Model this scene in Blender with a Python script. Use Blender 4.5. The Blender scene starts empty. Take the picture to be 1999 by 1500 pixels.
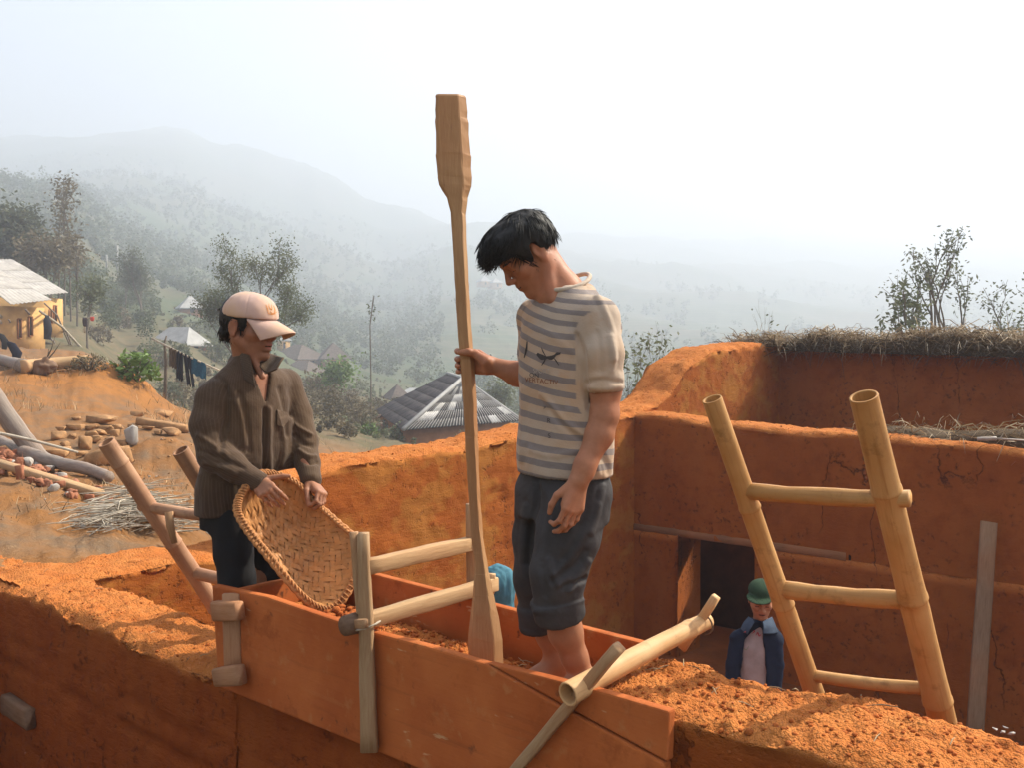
import bpy, math, random
import numpy as np
from mathutils import Vector, Matrix, Quaternion
random.seed(7); RNG = np.random.default_rng(7)
SC = bpy.context.scene; COL = SC.collection
# ------------------------------------------------------------------ camera, sky, sun, exposure
CAM_H = 1.35; FPX = 1850.0; PITCH = math.atan(60/1850.0)
cam_d = bpy.data.cameras.new('camera'); cam = bpy.data.objects.new('camera', cam_d); COL.objects.link(cam)
cam_d.lens = 36*FPX/1999.0; cam_d.sensor_width = 36; cam_d.clip_start = .05; cam_d.clip_end = 9000
cam.location = (0, 0, CAM_H); cam.rotation_euler = (math.pi/2-PITCH, 0, 0); SC.camera = cam
SUN_EL = math.radians(44.0); SUN_AZ = math.atan2(.905, .425)      # azimuth measured from +Y towards +X
SUNV = Vector((math.sin(SUN_AZ)*math.cos(SUN_EL), math.cos(SUN_AZ)*math.cos(SUN_EL), math.sin(SUN_EL)))
W = bpy.data.worlds.new('World'); SC.world = W; W.use_nodes = True
_sky = W.node_tree.nodes.new('ShaderNodeTexSky'); _sky.sky_type = 'NISHITA'; _sky.sun_disc = False
_sky.sun_elevation = SUN_EL; _sky.sun_rotation = SUN_AZ; _sky.dust_density = 5.0; _sky.air_density = 1.0; _sky.ozone_density = 1.0
_bg = W.node_tree.nodes['Background']; W.node_tree.links.new(_sky.outputs[0], _bg.inputs[0]); _bg.inputs[1].default_value = 0.095
sun_d = bpy.data.lights.new('sun', 'SUN'); sun_d.energy = 5.0; sun_d.angle = math.radians(.6); sun_d.color = (1.0, .95, .80)
sun = bpy.data.objects.new('sun', sun_d); COL.objects.link(sun); sun.rotation_euler = (-SUNV).to_track_quat('-Z', 'Y').to_euler()
SC.view_settings.view_transform = 'Standard'; SC.view_settings.look = 'None'; SC.view_settings.gamma = 1
SC.view_settings.exposure = 1.56
SC.render.engine = 'CYCLES'
SC.cycles.max_bounces = 6; SC.cycles.diffuse_bounces = 3; SC.cycles.glossy_bounces = 2; SC.cycles.transmission_bounces = 3
SC.cycles.volume_bounces = 3; SC.cycles.transparent_max_bounces = 6; SC.cycles.use_denoising = True
SC.cycles.sample_clamp_indirect = 6
# ------------------------------------------------------------------ projection helpers (pixels of the 1999x1500 photograph)
_cp, _sp = math.cos(PITCH), math.sin(PITCH)
def ray(x, y):
    a = (x-999.5)/FPX; b = -(y-750)/FPX
    return Vector((a, _cp+b*_sp, -_sp+b*_cp))
CAM = Vector((0, 0, CAM_H))
def P(x, y, Y):                       # point on the line of sight at depth Y
    d = ray(x, y); return CAM+d*(Y/d.y)
def onZ(x, y, z):
    d = ray(x, y); return CAM+d*((z-CAM_H)/d.z)
UH = Vector((.7507, -.6606, 0)); VH = Vector((.6606, .7507, 0))
O0 = onZ(414, 1314, 0.0)
def UV(u, v, z): return Vector((O0.x+UH.x*u+VH.x*v, O0.y+UH.y*u+VH.y*v, z))
def onU(x, y, u):
    d = ray(x, y); n = UH; t = (u-(CAM-O0).dot(n))/d.dot(n); return CAM+d*t
def onV(x, y, v):
    d = ray(x, y); n = VH; t = (v-(CAM-O0).dot(n))/d.dot(n); return CAM+d*t
def toUV(p):
    q = Vector((p[0]-O0.x, p[1]-O0.y, 0)); return q.dot(UH), q.dot(VH)
# ------------------------------------------------------------------ noise
def _hash(ix, iy, iz, seed):
    h = (ix.astype(np.int64)*73856093) ^ (iy.astype(np.int64)*19349663) ^ (iz.astype(np.int64)*83492791) ^ (seed*2654435761)
    h &= 0xffffffff; h = ((h ^ (h >> 16))*0x45d9f3b) & 0xffffffff; h = ((h ^ (h >> 16))*0x45d9f3b) & 0xffffffff
    return ((h ^ (h >> 16)) & 0xffff)/65535.0
def vnoise(p, seed=0):
    p = np.asarray(p, float); f = np.floor(p); w = p-f; w = w*w*w*(w*(w*6-15)+10); i = f.astype(np.int64); r = 0
    for a in (0, 1):
        for b in (0, 1):
            for c in (0, 1):
                k = (w[:, 0] if a else 1-w[:, 0])*(w[:, 1] if b else 1-w[:, 1])*(w[:, 2] if c else 1-w[:, 2])
                r = r+k*_hash(i[:, 0]+a, i[:, 1]+b, i[:, 2]+c, seed)
    return r*2-1
def fbm(p, scale=1, octs=4, seed=0, gain=.5):
    p = np.asarray(p, float)*scale; r = 0; a = 1; t = 0
    for o in range(octs):
        r = r+a*vnoise(p*(2.03**o)+o*17.3, seed+o); t += a; a *= gain
    return r/t
def sstep(a, b, x):
    t = np.clip((np.asarray(x, float)-a)/(b-a), 0, 1); return t*t*(3-2*t)
# ------------------------------------------------------------------ objects
OFF = {}
def tag(o, label=None, cat=None, group=None, kind=None):
    if label: o['label'] = label
    if cat: o['category'] = cat
    if group: o['group'] = group
    if kind: o['kind'] = kind
    return o
def thing(name, loc, label, cat, group=None):
    o = bpy.data.objects.new(name, None); COL.objects.link(o); o.location = loc; o.empty_display_size = .1
    OFF[o] = Vector(loc); return tag(o, label, cat, group)
def obj(name, V, F, mat, parent=None, smooth=True, attr=None, recenter=True):
    V = np.array(V, float).reshape(-1, 3)
    if parent is not None: off = OFF[parent]
    elif recenter: off = Vector(((V[:, 0].min()+V[:, 0].max())/2, (V[:, 1].min()+V[:, 1].max())/2, V[:, 2].min()))
    else: off = Vector((0, 0, 0))
    V = V-np.array(off)
    me = bpy.data.meshes.new(name)
    if isinstance(F, np.ndarray) and F.ndim == 2:
        n, k = F.shape; me.vertices.add(len(V)); me.vertices.foreach_set('co', V.astype(np.float32).ravel())
        me.loops.add(n*k); me.loops.foreach_set('vertex_index', F.astype(np.int32).ravel())
        me.polygons.add(n); me.polygons.foreach_set('loop_start', np.arange(0, n*k, k, dtype=np.int32))
        me.polygons.foreach_set('loop_total', np.full(n, k, dtype=np.int32)); me.update(calc_edges=True)
    else:
        me.from_pydata([tuple(v) for v in V], [], [tuple(int(i) for i in f) for f in F]); me.update()
    if smooth: me.polygons.foreach_set('use_smooth', np.ones(len(me.polygons), dtype=bool))
    if attr:
        for an, av in attr.items():
            av = np.asarray(av, np.float32)
            if av.ndim == 1:
                at = me.attributes.new(an, 'FLOAT', 'POINT'); at.data.foreach_set('value', av)
            else:
                at = me.attributes.new(an, 'FLOAT_VECTOR', 'POINT'); at.data.foreach_set('vector', av.ravel())
    if mat: me.materials.append(mat)
    o = bpy.data.objects.new(name, me); COL.objects.link(o)
    if parent is not None: o.parent = parent
    else: o.location = off
    OFF[o] = Vector(off); return o
def copy_tree(o, loc=None, rz=None, label=None, parent=None, scale=None):
    c = o.copy(); COL.objects.link(c)
    if parent is not None: c.parent = parent
    if loc is not None: c.location = loc; OFF[c] = Vector(loc)
    if rz is not None: c.rotation_euler = (0, 0, rz)
    if scale is not None: c.scale = (scale,)*3 if not hasattr(scale, '__len__') else scale
    if label: c['label'] = label
    for ch in list(o.children): copy_tree(ch, parent=c)
    return c
def frame_of(d, roll=0.0):
    d = Vector(d).normalized(); up = Vector((0, 0, 1)) if abs(d.z) < .95 else Vector((0, 1, 0))
    a = d.cross(up).normalized(); b = a.cross(d).normalized()
    c, s = math.cos(roll), math.sin(roll); return d, a*c+b*s, b*c-a*s
class MB:
    def __init__(s): s.V = []; s.F = []; s.A = []; s.n = 0; s.Gr = []
    def add(s, V, F, a=0.0, gr=None):
        V = [tuple(v) for v in V]; k = s.n; s.Gr += [tuple(q) for q in (V if gr is None else gr)]; s.V += V; s.F += [tuple(i+k for i in f) for f in F]
        s.A += list(a) if hasattr(a, '__len__') else [a]*len(V); s.n += len(V)
    def build(s, name, mat, parent=None, smooth=True, recenter=True):
        F = s.F
        if F and len(set(len(f) for f in F)) == 1: F = np.array(F, dtype=np.int32)
        return obj(name, s.V, F, mat, parent, smooth, {'rnd': s.A, 'gr': np.array(s.Gr).reshape(-1, 3)}, recenter)
    def beam(s, p, q, w, h, roll=0, w2=None, h2=None, nseg=1, jit=0.0, bend=(0, 0, 0), ch=.12, a=None):
        # bar with chamfered edges from p to q, w along 'a' axis and h along 'b' axis
        p = Vector(p); q = Vector(q); d, ax, bx = frame_of(q-p, roll); w2 = w2 or w; h2 = h2 or h; V = []; F = []; Q = []; o = Vector((random.random()*9, random.random()*9, 0)); L = (q-p).length
        prof = [(-1, -1+2*ch), (-1+2*ch, -1), (1-2*ch, -1), (1, -1+2*ch), (1, 1-2*ch), (1-2*ch, 1), (-1+2*ch, 1), (-1, 1-2*ch)]
        for i in range(nseg+1):
            t = i/nseg; c = p.lerp(q, t)+Vector(bend)*(4*t*(1-t)); ww = (w+(w2-w)*t)/2; hh = (h+(h2-h)*t)/2
            jw = ww*(1+random.uniform(-jit, jit)); jh = hh*(1+random.uniform(-jit, jit)); c = c+ax*random.uniform(-jit, jit)*ww*.6+bx*random.uniform(-jit, jit)*hh*.6
            for (x, y) in prof: V.append(c+ax*(x*jw)+bx*(y*jh)); Q.append(o+Vector((x*jw, y*jh, t*L)))
        for i in range(nseg):
            for j in range(8): F.append((i*8+j, i*8+(j+1) % 8, (i+1)*8+(j+1) % 8, (i+1)*8+j))
        n = nseg*8
        for base, rev in ((0, True), (n, False)):
            for tri in ((0, 1, 2, 7), (2, 3, 6, 7), (3, 4, 5, 6)):
                t = [base+k for k in tri]; F.append(tuple(reversed(t)) if rev else tuple(t))
        s.add(V, F, random.random() if a is None else a, Q)
    def tube(s, pts, rad, n=10, cap=True, a=None, sq=1.0, close=False):
        pts = [Vector(p) for p in pts]; m = len(pts); rad = list(rad) if hasattr(rad, '__len__') else [rad]*m
        V = []; F = []; prev = None; Q = []; o = Vector((random.random()*9, random.random()*9, 0)); ln = 0
        for i in range(m):
            if close: d = pts[(i+1) % m]-pts[i-1]
            else: d = pts[min(i+1, m-1)]-pts[max(i-1, 0)]
            if d.length < 1e-9: d = Vector((0, 0, 1))
            d.normalize()
            if prev is None: _, ax, bx = frame_of(d); bx = d.cross(ax).normalized()
            else:
                ax = (prev-d*prev.dot(d))
                ax = ax.normalized() if ax.length > 1e-6 else frame_of(d)[1]
                bx = d.cross(ax).normalized()
            prev = ax; ln += (pts[i]-pts[i-1]).length if i else 0
            for j in range(n):
                t = 2*math.pi*j/n; Q.append(o+Vector((math.cos(t)*rad[i], math.sin(t)*rad[i], ln))); V.append(pts[i]+ax*(math.cos(t)*rad[i])+bx*(math.sin(t)*rad[i]*sq))
        for i in range(m if close else m-1):
            i2 = (i+1) % m
            for j in range(n): F.append((i*n+j, i*n+(j+1) % n, i2*n+(j+1) % n, i2*n+j))
        if cap and not close:
            for i, rev in ((0, True), (m-1, False)):
                c = len(V); V.append(pts[i]); Q.append(o+Vector((0, 0, ln*(i > 0))))
                for j in range(n):
                    f = (i*n+j, i*n+(j+1) % n, c); F.append(tuple(reversed(f)) if rev else f)
        s.add(V, F, random.random() if a is None else a, Q)
    def rock(s, c, r, seed=0, sub=2, amp=.35, flat=1.0, a=None, box=0.0, rz=0.0):
        V0, F0 = ICO[sub]; V = V0.copy()
        if box: 
            m = np.abs(V).max(axis=1, keepdims=True); V = V*(1-box)+V/m*.8*box
        d = fbm(V*1.3+seed*7.7, 1, 3, seed); V = V*(1+amp*d[:, None]); V = V*np.array(r)*np.array([1, 1, flat])
        cs, sn = math.cos(rz), math.sin(rz); V = np.stack([V[:, 0]*cs-V[:, 1]*sn, V[:, 0]*sn+V[:, 1]*cs, V[:, 2]], 1)
        s.add(V+np.array(c), F0, random.random() if a is None else a)
    def hull(s, c, r, seed=0, n=15, rz=0.0, a=None):
        import bmesh
        g = np.random.default_rng(seed); q = g.uniform(-1, 1, (n, 3)); q /= np.maximum(np.abs(q).max(1, keepdims=True), 1e-6)**.75; q *= g.uniform(.72, 1.0, (n, 1)); cs, sn = math.cos(rz), math.sin(rz); q = q*np.array(r); q = np.stack([q[:, 0]*cs-q[:, 1]*sn, q[:, 0]*sn+q[:, 1]*cs, q[:, 2]], 1)+np.array(c)
        bm = bmesh.new(); vs = [bm.verts.new(p) for p in q]; o = bmesh.ops.convex_hull(bm, input=vs); bmesh.ops.delete(bm, geom=list({e for e in o['geom_interior'] if isinstance(e, bmesh.types.BMVert)}), context='VERTS'); bmesh.ops.bevel(bm, geom=list(bm.edges), offset=min(r)*.10, segments=1, affect='EDGES'); bmesh.ops.triangulate(bm, faces=bm.faces)
        bm.verts.index_update(); s.add([v.co for v in bm.verts], [tuple(v.index for v in f.verts) for f in bm.faces], random.random() if a is None else a); bm.free()
def _ico():
    t = (1+5**.5)/2
    V = [(-1, t, 0), (1, t, 0), (-1, -t, 0), (1, -t, 0), (0, -1, t), (0, 1, t), (0, -1, -t), (0, 1, -t), (t, 0, -1), (t, 0, 1), (-t, 0, -1), (-t, 0, 1)]
    F = [(0, 11, 5), (0, 5, 1), (0, 1, 7), (0, 7, 10), (0, 10, 11), (1, 5, 9), (5, 11, 4), (11, 10, 2), (10, 7, 6), (7, 1, 8), (3, 9, 4), (3, 4, 2), (3, 2, 6), (3, 6, 8), (3, 8, 9), (4, 9, 5), (2, 4, 11), (6, 2, 10), (8, 6, 7), (9, 8, 1)]
    V = [Vector(v).normalized() for v in V]; out = []
    for k in range(5):
        out.append((np.array([tuple(v) for v in V]), [tuple(f) for f in F])); mid = {}; NF = []
        def m(i, j):
            key = (min(i, j), max(i, j))
            if key not in mid: mid[key] = len(V); V.append(((V[i]+V[j])/2).normalized())
            return mid[key]
        for (x, y, z) in F:
            p, q, r = m(x, y), m(y, z), m(z, x); NF += [(x, p, r), (y, q, p), (z, r, q), (p, q, r)]
        F = NF
    return out
ICO = _ico()
def grid_faces(nr, nc, wrap=False):
    i = np.arange(nr-1)[:, None]; j = np.arange(nc if wrap else nc-1)[None, :]; j2 = (j+1) % nc
    return np.stack([(i*nc+j), (i*nc+j2), ((i+1)*nc+j2), ((i+1)*nc+j)], -1).reshape(-1, 4)
# ------------------------------------------------------------------ materials
class G:
    def __init__(s, name):
        s.m = bpy.data.materials.new(name); s.m.use_nodes = True; s.t = s.m.node_tree; s.n = s.t.nodes; s.l = s.t.links
        s.b = s.n['Principled BSDF']; s._tc = None
    def tc(s, k='Object'):
        if s._tc is None: s._tc = s.n.new('ShaderNodeTexCoord')
        return s._tc.outputs[k]
    def geo(s): return s.n.new('ShaderNodeNewGeometry').outputs['Position']
    def put(s, sock, v):
        if hasattr(v, 'links'): s.l.new(v, sock)
        elif isinstance(v, (tuple, list)): sock.default_value = tuple(v)+((1,) if len(v) == 3 and len(sock.default_value) == 4 else ())
        else: sock.default_value = v
    def noise(s, scale, detail=4, vec=None, rough=.6, dist=0.0, col=False):
        n = s.n.new('ShaderNodeTexNoise'); n.inputs['Scale'].default_value = scale; n.inputs['Detail'].default_value = detail
        n.inputs['Roughness'].default_value = rough; n.inputs['Distortion'].default_value = dist
        s.l.new(vec if vec is not None else s.tc(), n.inputs['Vector']); return n.outputs[1 if col else 0]
    def vor(s, scale, vec=None, feat='F1', out=0, rnd=1.0):
        n = s.n.new('ShaderNodeTexVoronoi'); n.feature = feat; n.inputs['Scale'].default_value = scale; n.inputs['Randomness'].default_value = rnd
        s.l.new(vec if vec is not None else s.tc(), n.inputs['Vector']); return n.outputs[out]
    def wave(s, scale, vec=None, dist=0.0, detail=2, axis='X', dscale=1.0):
        n = s.n.new('ShaderNodeTexWave'); n.bands_direction = axis; n.inputs['Scale'].default_value = scale; n.inputs['Distortion'].default_value = dist
        n.inputs['Detail'].default_value = detail; n.inputs['Detail Scale'].default_value = dscale
        s.l.new(vec if vec is not None else s.tc(), n.inputs['Vector']); return n.outputs[1]
    def mapv(s, scale=(1, 1, 1), rot=(0, 0, 0), vec=None, loc=(0, 0, 0)):
        n = s.n.new('ShaderNodeMapping'); n.inputs['Scale'].default_value = scale; n.inputs['Rotation'].default_value = rot; n.inputs['Location'].default_value = loc
        s.l.new(vec if vec is not None else s.tc(), n.inputs['Vector']); return n.outputs[0]
    def ramp(s, fac, stops):
        n = s.n.new('ShaderNodeValToRGB'); s.l.new(fac, n.inputs[0]); e = n.color_ramp.elements
        while len(e) < len(stops): e.new(.5)
        for k, (p, c) in enumerate(stops):
            e[k].position = p; e[k].color = (c, c, c, 1) if not hasattr(c, '__len__') else tuple(c)+(1,)
        return n.outputs[0]
    def mix(s, fac, a, b, mode='MIX'):
        n = s.n.new('ShaderNodeMix'); n.data_type = 'RGBA'; n.blend_type = mode; s.put(n.inputs[0], fac); s.put(n.inputs[6], a); s.put(n.inputs[7], b); return n.outputs[2]
    def math(s, op, a, b=0.0, c=None):
        n = s.n.new('ShaderNodeMath'); n.operation = op; s.put(n.inputs[0], a); s.put(n.inputs[1], b)
        if c is not None: s.put(n.inputs[2], c)
        return n.outputs[0]
    def attr(s, name, out=2):
        n = s.n.new('ShaderNodeAttribute'); n.attribute_name = name; return n.outputs[out]
    def sep(s, vec):
        n = s.n.new('ShaderNodeSeparateXYZ'); s.l.new(vec, n.inputs[0]); return n.outputs
    def bump(s, h, strength=.5, dist=.01, nrm=None):
        n = s.n.new('ShaderNodeBump'); n.inputs['Strength'].default_value = strength; n.inputs['Distance'].default_value = dist
        s.l.new(h, n.inputs['Height'])
        if nrm is not None: s.l.new(nrm, n.inputs['Normal'])
        return n.outputs[0]
    def fin(s, col, rough=.8, nrm=None, spec=.3, sss=None, sheen=None):
        s.put(s.b.inputs['Base Color'], col); s.put(s.b.inputs['Roughness'], rough); s.b.inputs['Specular IOR Level'].default_value = spec
        if nrm is not None: s.l.new(nrm, s.b.inputs['Normal'])
        if sheen: s.b.inputs['Sheen Weight'].default_value = sheen
        return s.m
def m_earth(name, c1, c2, c3, lump=1.0, straw=.25, pits=.5):
    g = G(name); v = g.geo()
    big = g.noise(1.1, 4, v); mid = g.noise(7, 5, v, .65); fine = g.noise(60, 4, v, .7); spk = g.noise(26, 3, v, .6)
    c = g.mix(g.ramp(big, [(.35, 0), (.68, 1)]), c1, c2); c = g.mix(g.ramp(mid, [(.42, 0), (.7, 1)]), c, c3)
    pit = g.ramp(spk, [(.30, 1), (.40, 0)]); c = g.mix(g.math('MULTIPLY', pit, pits), c, tuple(k*.42 for k in c1))
    c = g.mix(g.math('MULTIPLY', g.ramp(fine, [(.55, 0), (.75, 1)]), straw), c, tuple(min(1, k*1.5+.04) for k in c2))
    h = g.math('ADD', g.math('MULTIPLY', mid, .5*lump), g.math('MULTIPLY', fine, .35)); h = g.math('SUBTRACT', h, g.math('MULTIPLY', pit, .25))
    return g.fin(c, .95, g.bump(h, .8, .012*lump), .12)
M_EARTH = m_earth('rammed_earth', (.47, .150, .040), (.55, .190, .052), (.40, .112, .028))
M_EARTHTOP = m_earth('crumbly_earth', (.56, .195, .058), (.62, .235, .075), (.44, .130, .036), 1.6, .4, .6)
def m_wood(name, c1, c2, dust=(.45, .17, .06), d=.2, sc=1.0, rough=.75):
    g = G(name); v = g.attr('gr', 1); a = g.attr('rnd'); mv = g.mapv((26*sc, 26*sc, 2.4*sc), vec=v)
    gr = g.noise(3.2, 5, mv, .7, .6); gr2 = g.noise(1.2, 3, v)
    c = g.mix(g.ramp(gr, [(.32, 0), (.68, 1)]), c1, c2); c = g.mix(g.ramp(gr, [(.28, .8), (.36, 0)]), c, tuple(k*.4 for k in c1))
    c = g.mix(g.math('MULTIPLY', g.ramp(gr2, [(.42, 0), (.62, 1)]), d), c, dust)
    c = g.mix(g.math('MULTIPLY', a, .25), c, tuple(k*.6 for k in c1))
    return g.fin(c, rough, g.bump(gr, .5, .004), .25)
M_GREYWOOD = m_wood('weathered_wood', (.29, .165, .08), (.40, .26, .14), d=.35)
M_PALEWOOD = m_wood('pale_wood', (.40, .235, .11), (.50, .33, .175), d=.2)
M_DARKWOOD = m_wood('dark_wood', (.13, .075, .045), (.21, .13, .08), d=.2)
M_LOG = m_wood('log_bark', (.17, .135, .11), (.30, .25, .21), d=.1, sc=.5)
def m_board():
    g = G('form_board'); v = g.geo(); v1 = g.mapv(rot=(0, 0, math.atan2(.6606, .7507)), vec=v); gv = g.mapv((1.6, 24, 24), vec=v1); n1 = g.noise(2.4, 5, v); n2 = g.noise(14, 4, v); n3 = g.noise(70, 3, v); gr = g.noise(1.0, 5, gv, .7, .4); sc = g.noise(3.0, 3, g.mapv((3, .7, 9), rot=(.3, .2, .8), vec=v), .6)
    c = g.mix(g.ramp(n1, [(.36, 0), (.62, 1)]), (.47, .135, .036), (.36, .088, .021)); c = g.mix(g.ramp(gr, [(.28, .35), (.40, 0)]), c, (.17, .055, .02)); c = g.mix(g.ramp(gr, [(.6, 0), (.78, .3)]), c, (.47, .20, .075))
    c = g.mix(g.ramp(n2, [(.6, 0), (.78, .7)]), c, (.46, .21, .08)); c = g.mix(g.ramp(n2, [(.26, .9), (.35, 0)]), c, (.12, .045, .02)); c = g.mix(g.ramp(sc, [(.69, 0), (.73, .6)]), c, (.55, .34, .17))
    c = g.mix(g.ramp(g.noise(5, 5, v, .7), [(.56, 0), (.64, .7)]), c, (.30, .075, .018))
    return g.fin(c, .88, g.bump(g.math('ADD', g.math('ADD', n2, gr), g.math('MULTIPLY', n3, .5)), .45, .004), .15)
M_BOARD = m_board()
def m_bamboo(name, c1, c2, c3):
    g = G(name); v = g.tc('Object'); n1 = g.noise(5, 4, v); n2 = g.noise(14, 4, g.mapv((6, 6, .35), vec=g.attr('gr', 1))); a = g.attr('rnd')
    c = g.mix(g.ramp(n1, [(.36, 0), (.64, 1)]), c1, c2); c = g.mix(g.ramp(n2, [(.5, 0), (.72, .6)]), c, c3)
    c = g.mix(g.math('MULTIPLY', g.ramp(g.noise(11, 5, v, .7), [(.56, 0), (.7, 1)]), .6), c, tuple(k*.45 for k in c1)); c = g.mix(g.math('MULTIPLY', g.ramp(a, [(.9, 0), (.98, 1)]), .75), c, tuple(k*.35 for k in c1))
    return g.fin(c, .62, g.bump(n2, .3, .003), .3)
M_BAMBOO = m_bamboo('bamboo_yellow', (.40, .195, .058), (.48, .26, .092), (.29, .12, .03))
M_BAMBOO2 = m_bamboo('bamboo_brown', (.33, .165, .09), (.43, .24, .135), (.24, .11, .058))
M_BAMBOO3 = m_bamboo('bamboo_fresh', (.54, .30, .125), (.62, .39, .19), (.44, .22, .085))
def m_plain(name, col, rough=.8, spec=.3, var=.25, sc=20, bs=.2, bd=.004):
    g = G(name); n = g.noise(sc, 4); a = g.attr('rnd')
    c = g.mix(g.ramp(n, [(.3, 0), (.7, 1)]), tuple(k*(1-var) for k in col), tuple(min(1, k*(1+var)) for k in col)); c = g.mix(g.math('MULTIPLY', a, .3), c, tuple(k*.55 for k in col))
    return g.fin(c, rough, g.bump(n, bs, bd), spec)
def m_ground():
    g = G('ground_soil'); v = g.geo(); s = g.sep(v); a = g.attr('veg'); fld = g.attr('far')
    n1 = g.noise(.35, 5, v); n2 = g.noise(2.2, 5, v, .65); n3 = g.noise(16, 4, v, .7)
    c = g.mix(g.ramp(n1, [(.38, 0), (.62, 1)]), (.190, .097, .042), (.225, .102, .035)); c = g.mix(g.ramp(n2, [(.45, 0), (.7, 1)]), c, (.15, .105, .068))
    c = g.mix(g.ramp(n3, [(.58, 0), (.8, .8)]), c, (.33, .22, .125))
    c = g.mix(g.math('MULTIPLY', g.attr('mnd'), .85), c, g.mix(g.ramp(n2, [(.38, 0), (.66, 1)]), (.33, .135, .035), (.20, .085, .028)))
    f1 = g.noise(.012, 5, v, .6); f2 = g.noise(.09, 4, v, .7); f3 = g.noise(.6, 4, v, .7)
    far = g.mix(g.ramp(f1, [(.40, 0), (.60, 1)]), (.060, .082, .036), (.095, .088, .050)); far = g.mix(g.ramp(f2, [(.48, 0), (.66, 1)]), far, (.04, .065, .025))
    far = g.mix(g.ramp(f3, [(.55, 0), (.75, .7)]), far, (.15, .13, .08))
    terr = g.wave(.16, vec=g.mapv((.02, .02, 1), vec=v), dist=3.0, detail=3, axis='Z', dscale=.5)
    far = g.mix(g.math('MULTIPLY', g.ramp(terr, [(.7, 0), (.95, 1)]), g.math('MULTIPLY', fld, .22)), far, (.24, .17, .10))
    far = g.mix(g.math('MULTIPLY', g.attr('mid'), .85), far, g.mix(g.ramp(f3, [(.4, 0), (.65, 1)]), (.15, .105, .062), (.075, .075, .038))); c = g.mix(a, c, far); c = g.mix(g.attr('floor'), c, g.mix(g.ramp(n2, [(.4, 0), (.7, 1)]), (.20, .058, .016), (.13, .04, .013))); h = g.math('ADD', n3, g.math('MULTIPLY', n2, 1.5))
    return g.fin(c, .95, g.bump(h, .5, .03), .1)
M_GROUND = m_ground()
def m_leaf(name, c1, c2, c3, trans=.3):
    g = G(name); a = g.attr('rnd'); c = g.ramp(a, [(0, c1), (.5, c2), (1, c3)]); m = g.fin(c, .6, None, .3)
    t = g.n.new('ShaderNodeBsdfTranslucent'); g.l.new(c, t.inputs[0]); mx = g.n.new('ShaderNodeMixShader'); mx.inputs[0].default_value = trans
    out = g.n['Material Output']; g.l.new(g.b.outputs[0], mx.inputs[1]); g.l.new(t.outputs[0], mx.inputs[2]); g.l.new(mx.outputs[0], out.inputs[0]); return m
M_LEAF = m_leaf('leaf_olive', (.08, .095, .046), (.115, .13, .065), (.17, .175, .10), .5)
M_LEAFG = m_leaf('leaf_green', (.07, .12, .025), (.11, .18, .04), (.17, .24, .07))
M_LEAFD = m_leaf('leaf_dark', (.07, .082, .05), (.10, .112, .068), (.145, .15, .095), .5)
M_LEAFB = m_leaf('leaf_brown', (.09, .075, .04), (.14, .11, .06), (.20, .16, .09))
M_FOREST = m_leaf('leaf_far', (.06, .082, .036), (.088, .108, .048), (.13, .128, .072), .35)
M_BARK = m_plain('bark_grey', (.13, .105, .08), .9, .1, .35, 12, .5)
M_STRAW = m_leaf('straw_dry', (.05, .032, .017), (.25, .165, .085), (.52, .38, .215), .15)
M_STRAWD = m_plain('straw_core', (.07, .045, .025), .95, .1, .4, 30, .6, .02)
M_TWIG = m_plain('dry_twig', (.42, .36, .28), .85, .15, .3, 8)
# ------------------------------------------------------------------ terrain
TY = np.log(np.array([6, 9, 14, 20, 28, 36, 50, 70, 100, 150, 250, 400, 600, 900, 1300, 1900, 2600.]))
TX = np.array([-900, 0, 150, 250, 350, 450, 600, 750, 900, 1100, 1400, 1800, 2600.])
TZ = np.array([
 [0, .3, .6, 1.2, 2, 2.8, 4, 8, 14, 24, 45, 85, 110, 180, 300, 320, 280],
 [-.05, .1, .2, .55, .95, 1.25, 1.8, 4, 8, 16, 36, 72, 88, 155, 302, 322, 280],
 [-.05, 0, .1, .35, .7, .9, 1.2, 2.5, 6, 13, 32, 68, 96, 165, 304, 318, 270],
 [-.05, 0, .05, .15, .3, .2, -.5, -.5, 3, 9, 24, 50, 92, 170, 306, 305, 260],
 [-.1, -.05, 0, -.1, -.3, -1.2, -2.5, -1, 2.5, 7, 19, 42, 85, 165, 309, 295, 250],
 [-.3, -.2, -.2, -.5, -1.2, -2, -3, -2.5, 0, 4, 14, 34, 72, 145, 283, 260, 240],
 [-2, -2, -1.6, -1.4, -1.6, -1.9, -2.2, -2.6, -2.6, -1.5, 4, 20, 52, 118, 243, 235, 315],
 [-2, -2, -2, -1.8, -2, -2.5, -3, -3.5, -4, -4.5, -2, 9, 34, 88, 198, 230, 322],
 [-2, -2, -2, -2.2, -2.6, -3, -4, -5, -6, -8, -4, 12, 45, 105, 165, 245, 325],
 [-2, -2, -2, -2.5, -3, -4, -5, -6, -8, -11, -9, 4, 32, 82, 145, 235, 325],
 [-2, -2, -2, -2.5, -3, -4.5, -6, -8.5, -11, -14, -13, 0, 25, 65, 125, 220, 325],
 [-2, -2, -2, -2.2, -3, -4, -5.5, -8.5, -12, -18, -20, -8, 14, 50, 110, 210, 322],
 [-2, -2, -2, -2.2, -3, -4, -5.5, -8.5, -12, -18, -20, -8, 14, 50, 110, 210, 322]])
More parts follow.
